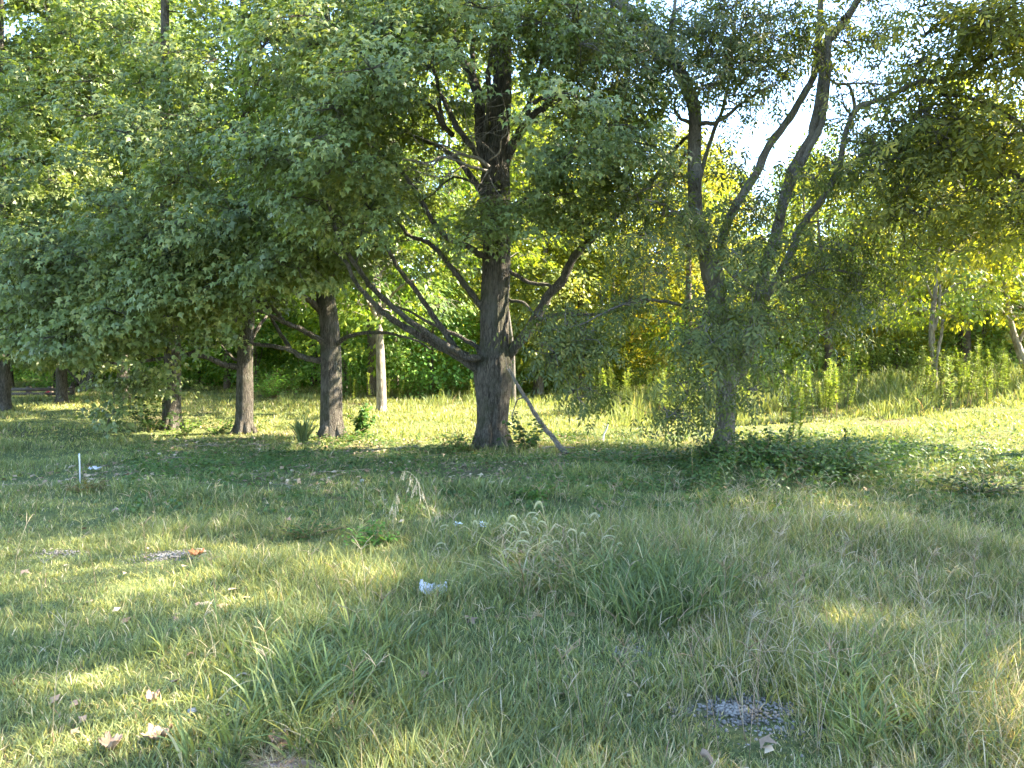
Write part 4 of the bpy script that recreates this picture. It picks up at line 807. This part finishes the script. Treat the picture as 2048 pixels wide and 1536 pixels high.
fm = [foxtail_mesh(rgf, .36, b) for b in (1, -1, 1.4, .5)]
FX = [(1005, 1040), (1013, 1062), (1040, 1030), (1062, 1038), (1030, 1066), (1052, 1082), (1016, 1085), (1100, 1055), (1125, 1062), (1132, 1085), (1146, 1058), (1155, 1070), (1160, 1095), (1205, 1030), (1210, 1065), (1080, 1075), (1068, 1045), (905, 1085), (950, 1090), (942, 1045), (862, 1090), (1095, 1010), (1190, 1075), (1060, 1100), (1120, 1110), (1175, 1115), (990, 1100), (1230, 1090), (1000, 1048), (1145, 1100)]
for i, (px, py) in enumerate(FX):
    Y = rgf.uniform(5.3, 6.4); hp = at(px, py, Y); z = float(terr(hp[0], Y)); st, hd = fm[i % 4]; s = max(.4, (hp[2]-z)/.37)
    t = root("foxtail_grass", (hp[0], Y, z), "foxtail grass stem with a drooping pale bristly seed head in the middle of the meadow", "foxtail grass", "foxtails in the middle of the meadow")
    t.scale = (1, 1, s); t.rotation_euler = (0, 0, rgf.uniform(-.6, .6)); link("stem", st, t); link("seed_head", hd, t).scale = (1, 1, 1)
def foxtail_leaves():
    """the arching half dry leaf clump that carries the foxtails"""
    rg = np.random.default_rng(606); mb = MB(); n = 210; px = rg.normal(1100, 75, n); y = rg.uniform(4.9, 6.1, n); x = (px-1024)/F*y
    tuft_blades(mb, rg, x, y, 5, .05, .2, .42, .010, np.array([2, 2, 1.5, 2.6, 1.4, .6, .9]), 4, lean=(.6, 1.5))
    px = rg.normal(1330, 70, 90); y = rg.uniform(4.3, 5.2, 90); x = (px-1024)/F*y; tuft_blades(mb, rg, x, y, 16, .07, .22, .42, .009, np.array([4, .5, .1, .1, .1, 5, 0]), 4, lean=(.3, 1.1))
    px = np.r_[rg.normal(1700, 140, 120), rg.normal(620, 120, 120)]; y = np.r_[rg.uniform(2.9, 3.8, 120), rg.uniform(2.9, 4.3, 120)]; x = (px-1024)/F*y; k_ = ~((np.abs(px-1480) < 190) & (y < 3.7)); x, y = x[k_], y[k_]; tuft_blades(mb, rg, x, y, 11, .05, .18, .34, .0085, np.array([4, 3, .8, .2, .1, 2, 0]), 4, lean=(.4, 1.2))
    tag(mb.build("coarse_grass", M['grass']), "coarse tall grass tufts standing above the turf", "grass", kind='stuff')
foxtail_leaves()
def panicle(px0, py0, pts, heads, Y, label, r=.0028):
    rg = np.random.default_rng(int(px0)); b = at(px0, py0, Y); b[2] = float(terr(b[0], Y)); t = root("tall_seed_grass", b, label, "seed grass")
    P = spline(np.vstack([[0, 0, 0], pxline(b, pts, Y)]), 22); mb = MB(); tube(mb, P, np.linspace(r, r*.45, 22), 4); mb.build("stem", M['straw'], t)
    hb = MB()
    for k in range(heads):
        i = int(np.interp(rg.uniform(0, 1), [0, 1], [13, 21])); p = P[i]; L = rg.uniform(.05, .13); a = rg.uniform(0, 6.283); e = p+np.array([math.cos(a)*.05-.02, math.sin(a)*.03, -L]); q = spline([p, (p+e)/2+[0, 0, .03], e], 6); tube(hb, q, .0009, 3)
        m = 12; j = rg.uniform(1.5, 5, m); c = np.stack([np.interp(j, np.arange(6), q[:, z]) for z in range(3)], 1); leaves(hb, c, np.stack([rg.normal(size=m)*.3, rg.normal(size=m)*.3, -np.ones(m)], 1), rg.normal(size=(m, 3)), rg.uniform(.012, .024, m), T_OVAL)
    hb.build("seed_head", M['straw'], t)
panicle(872, 1075, [(868, 1060), (858, 1025), (845, 985), (832, 958), (818, 944), (803, 943)], 22, 6.4, "tallest dry seed stalk, arching left with a drooping straw coloured plume")
panicle(786, 1070, [(787, 1055), (789, 1030), (791, 1005), (793, 985)], 12, 6.4, "short straw coloured seed stalk left of the tallest one", .002)
panicle(878, 1060, [(877, 1040), (876, 1020), (875, 1000)], 5, 6.6, "thin faint seed stalk right of the tallest one", .0015)

# ------------------------------------------------------------------ small things lying about
M['white'] = plain_mat("white_plastic", (.42, .40, .40), (.68, .66, .66), 40, .45, .5, .2)
def blob_sheet(name, g, w_, d_, fn, label, cat, mat, seed, nx=26, ny=16, thick=.003):
    """crumpled sheet with real thickness"""
    u, v = np.meshgrid(np.linspace(-1, 1, nx), np.linspace(-1, 1, ny)); rg = np.random.default_rng(seed)
    z = fn(u, v)+.012*noise2(u, v, 5, seed % 8)+.006*noise2(u, v, 12, (seed+1) % 8)+rg.normal(size=u.shape)*.002
    edge = 1+.12*noise2(u, v, 6, (seed+2) % 8); A = np.stack([u*w_*edge, v*d_*edge, z], -1).reshape(-1, 3); B = A-[0, 0, thick]
    i, j = np.meshgrid(np.arange(nx-1), np.arange(ny-1)); a = (j*nx+i).ravel(); N = nx*ny; q = np.stack([a, a+1, a+1+nx, a+nx], 1)
    rim = np.r_[np.arange(nx-1), np.arange(ny-1)*nx+nx-1, (ny-1)*nx+np.arange(nx-1, 0, -1), np.arange(ny-1, 0, -1)*nx]; r2 = np.roll(rim, -1)
    mb = MB(); mb.add(np.r_[A, B], quads=np.r_[q, q[:, ::-1]+N, np.stack([rim, rim+N, r2+N, r2], 1)]); return tag(mb.build(name, mat, loc=g, smooth_=False), label, cat)
g = gp(868, 1196)+[0, 0, .08]
blob_sheet("plastic_scrap", g, .085, .05, lambda u, v: .055*np.clip(-u-.35, 0, 1)+.02*np.clip(u-.4, 0, 1)-.05*(v+.2)**2+.02*v, "crumpled white plastic scrap lying in the grass below the foxtails", "plastic scrap", M['white'], 3)
g = gp(195, 944)+[0, 0, .05]; blob_sheet("paper_scrap", g, .05, .03, lambda u, v: .02*u*u, "wider of two white scraps near the stake", "paper scrap", M['white'], 4, 12, 8)
g = gp(182, 945)+[0, 0, .05]; blob_sheet("paper_scrap", g, .025, .02, lambda u, v: .01*u*u, "tiny white scrap between the stake and the wider scrap", "paper scrap", M['white'], 5, 10, 8)
M['brownleaf'] = plain_mat("brown_leaf", (.20, .13, .08), (.36, .25, .17), 25, .8, .2, .2)
M['orangeleaf'] = plain_mat("orange_leaf", (.55, .17, .05), (.70, .28, .10), 25, .7, .3)
for px, py, w_, lab, mt, sd in ((315, 1492, .055, "largest brown dead leaf lying curled in the grass at the bottom left", 'brownleaf', 11), (222, 1508, .04, "curled tan dead leaf left of the largest brown leaf", 'brownleaf', 12), (688, 1440, .04, "pale tan dead leaf half sunk in green grass", 'brownleaf', 13),
                               (555, 1500, .035, "dark brown dead leaf beside the dead grass tuft", 'brownleaf', 14), (392, 1118, .055, "bright orange dead leaf on the pale gravel", 'orangeleaf', 15), (305, 1415, .03, "small upright brown leaf above the pale stone", 'brownleaf', 16), (1200, 1030, .03, "small pale dead leaf in the shaded grass", 'brownleaf', 17)):
    blob_sheet("dead_leaf", gp(px, py)+[0, 0, .035], w_*.85, w_*.75, lambda u, v: .02*u*u+.015*v*v, lab, "dead leaf", M[mt], sd, 12, 10, .0015)
M['rock'] = plain_mat("pale_rock", (.22, .22, .21), (.42, .41, .39), 12, .85, .2, .5)
for px, py, r, lab in ((437, 1512, .035, "pale angular stone at the bottom, right of the largest brown leaf"), (385, 1428, .03, "whitish stone with white flecks above the bottom stone"), (1132, 1362, .025, "small grey stone near the centre bottom of the grass"), (725, 965, .05, "flat pale stone in the shaded litter")):
    rg = np.random.default_rng(px); mb = MB(); rockmesh(rg, mb, np.zeros(3), r, (1, 1, 1), .45); o = mb.build("stone", M['rock'], loc=gp(px, py)+[0, 0, r*.4])
    tag(o, lab, "stone")
def wood_stub():
    g = gp(1412, 1545); mb = MB(); P = spline([[-.014, .02, .07], [0, .014, .063], [.014, 0, .05], [.035, -.035, .02], [.056, -.07, .0]], 16); tube(mb, P, .010+.0035*np.array([.3, 1, 1.1, .7, .2, .1, .3, .5, .4, .2, .1, 0, 0, 0, 0, 0])*1.3, 12)
    tag(mb.build("wood_stub", M['brownleaf'], loc=g, smooth_=True), "smooth tan wooden stub poking up at the bottom border", "wood stub")
wood_stub()
# stake
g = gp(160, 968); H = at(160, 907, g[1])[2]-g[2]; mb = MB()
tube(mb, [[0, 0, -.05], [.002, 0, H*.6], [0, 0, H-.004], [0, 0, H]], [.0105, .0105, .0105, .008], 4)
o = mb.build("stake", plain_mat("weathered_stake", (.50, .49, .50), (.66, .64, .66), 12, .7), loc=g); tag(o, "thin whitish wooden stake standing upright in the turf", "stake")
# leaning branch
g = gp(1134, 908); P = pxline(g, [(1134, 908), (1122, 895), (1108, 876), (1092, 858), (1074, 832), (1060, 808), (1046, 785), (1034, 762), (1024, 742)], g[1], YA-.25-g[1]); mb = MB()
Q = spline(P, 34); Q += np.cumsum(np.random.default_rng(2).normal(size=(34, 3))*.004, 0)-0; tube(mb, Q, np.linspace(.043, .024, 34)*(1+.08*np.sin(np.arange(34)*2.1)), 10, .05)
tube(mb, [Q[22], Q[22]+[-.12, 0, -.05], Q[22]+[-.2, -.02, -.3], Q[22]+[-.2, -.03, -.45]], [.014, .011, .008, .004], 6); tube(mb, [Q[30], Q[30]+[-.1, 0, .12], Q[30]+[-.12, 0, .3]], [.014, .01, .005], 6)
tag(mb.build("fallen_branch", M['bark_smooth'], loc=g, smooth_=True), "long fallen branch leaning against the middle maple's trunk", "branch")
g = gp(1112, 903); mb = MB(); tube(mb, spline([[-.22, 0, .05], [0, .02, .07], [.3, 0, .06]], 10), np.linspace(.02, .01, 10), 6); tag(mb.build("fallen_stick", M['dead'], loc=g), "short stick lying flat at the foot of the leaning branch", "stick")
g = gp(1206, 884); mb = MB(); tube(mb, spline([[0, 0, -.02], [.01, 0, .12], [.06, 0, .22], [.09, 0, .33]], 12), np.linspace(.02, .012, 12), 7); tag(mb.build("stick", M['white'], loc=g, smooth_=True), "short curved white stick upright in the sunlit grass", "stick")
for (x0, y0, x1, y1, Y, lab) in ((1395, 770, 1372, 730, 23, "dead pale stick leaning among the weeds"), (1712, 800, 1735, 832, 19, "thin dead stalk leaning in the sunlit weeds")):
    a, b = at(x0, y0, Y), at(x1, y1, Y); mb = MB(); tube(mb, spline([np.zeros(3), (b-a)/2+[.03, 0, .02], b-a], 8), .014, 5); tag(mb.build("stick", M['dead'], loc=a), lab, "stick")
# rail fence far left
def fence():
    Y = 26.; t = root("rail_fence", at(60, 800, Y)*[1, 1, 0], "low dark wooden rail fence between the far left trunks", "fence"); b = np.array(t.location)
    m = plain_mat("fence_wood", (.045, .035, .028), (.10, .08, .06), 6)
    for px in (-30, 15, 58, 102, 145):
        p = at(px, 800, Y)-b; p[2] = 0; h = at(px, 773, Y)[2]; mb = MB(); bx(mb, p+[0, 0, h/2-.1], (.06, .06, h/2+.1)); mb.build("post", m, t)
    for py, hh in ((779, .055), (788, .05), (797, .05)):
        a, c = at(-30, py, Y)-b, at(145, py-1, Y)-b; mb = MB(); bx(mb, (a+c)/2+[0, -.085, 0], ((c-a)[0]/2, .02, hh)); mb.build("rail", m, t)
def bx(mb, c, h):
    s = np.array([[i, j, k] for i in (-1, 1) for j in (-1, 1) for k in (-1, 1)])*np.array(h)+c; mb.add(s, quads=[[0, 1, 3, 2], [4, 6, 7, 5], [0, 4, 5, 1], [2, 3, 7, 6], [0, 2, 6, 4], [1, 5, 7, 3]])
fence()
# flowers
M['red'] = plain_mat("red_petal", (.65, .05, .06), (.85, .15, .15), 9, .6); M['petal'] = plain_mat("white_petal", (.7, .72, .68), (.85, .86, .84), 9, .6)
def flower(px, py, Y, H, r, mt, label, n=26):
    rg = np.random.default_rng(int(px)); p = at(px, py, Y); z = float(terr(p[0], Y)); t = root("flower", (p[0], Y, z), label, "flower"); h = max(p[2]-z, .1)
    a = MB(); tube(a, spline([[0, 0, 0], [.01, 0, h*.5], [0, 0, h]], 6), .003, 4); a.build("stem", M['weed_stem'], t); c = MB(); d = rg.normal(size=(n, 3))*[1, 1, .35]; d = d/np.abs(d).max(); leaves(c, np.array([0, 0, h])+d*r, d+[0, 0, .2], np.array([0, 0, 1.])+rg.normal(size=(n, 3))*.3, r*.7, T_OVAL); c.build("petals", M[mt], t)
flower(95, 785, 24.5, .6, .07, 'red', "red flower in front of the dark rail fence"); flower(915, 1050, 6.5, .3, .03, 'petal', "small white flower head above the foxtails, left one"); flower(966, 1052, 6.5, .3, .045, 'petal', "wider white flower head above the foxtails")
flower(1195, 1032, 6.8, .3, .02, 'petal', "tiny pale bud right of the foxtails")

def dirt():
    for i, (g, a, b) in enumerate(DIRT):
        rg = np.random.default_rng(800+i); mb = MB(); th = np.linspace(0, 2*math.pi, 25)[:-1]; V = [[0, 0, .022]]
        for rr_, hz in ((.5, .018), (1., -.01)):
            for t_ in th: q = rr_*(1+.2*math.sin(3*t_+i)+.12*math.sin(7*t_)); V.append([a*q*math.cos(t_), b*q*math.sin(t_), hz+rg.normal()*.003])
        V = np.array(V); T = [[0, 1+k, 1+(k+1) % 24] for k in range(24)]; Q = [[1+k, 25+k, 25+(k+1) % 24, 1+(k+1) % 24] for k in range(24)]; mb.add(V, tris=T, quads=Q)
        o = mb.build("dirt", plain_mat("bare_dirt", (.16, .11, .08), (.34, .25, .18), 60, .95, .1, .6), loc=g, smooth_=True); tag(o, ("reddish bare soil at the bottom border beside dead grass", "bare soil spot in the turf near the left border")[i], "bare soil", kind='stuff')
    g = DIRT[0][0]; rg = np.random.default_rng(810); mb = MB(); n = 16; tuft_blades(mb, rg, g[0]-.02+rg.normal(size=n)*.05, g[1]+rg.normal(size=n)*.02, 22, .03, .05, .11, .004, np.array([0, 0, 0, 2, 1, 0, 1.]), 3, lean=(.6, 1.6)); tag(mb.build("dead_grass", M['grass']), "dead straw coloured grass tuft at the bottom border", "dead grass", kind='stuff')
dirt()
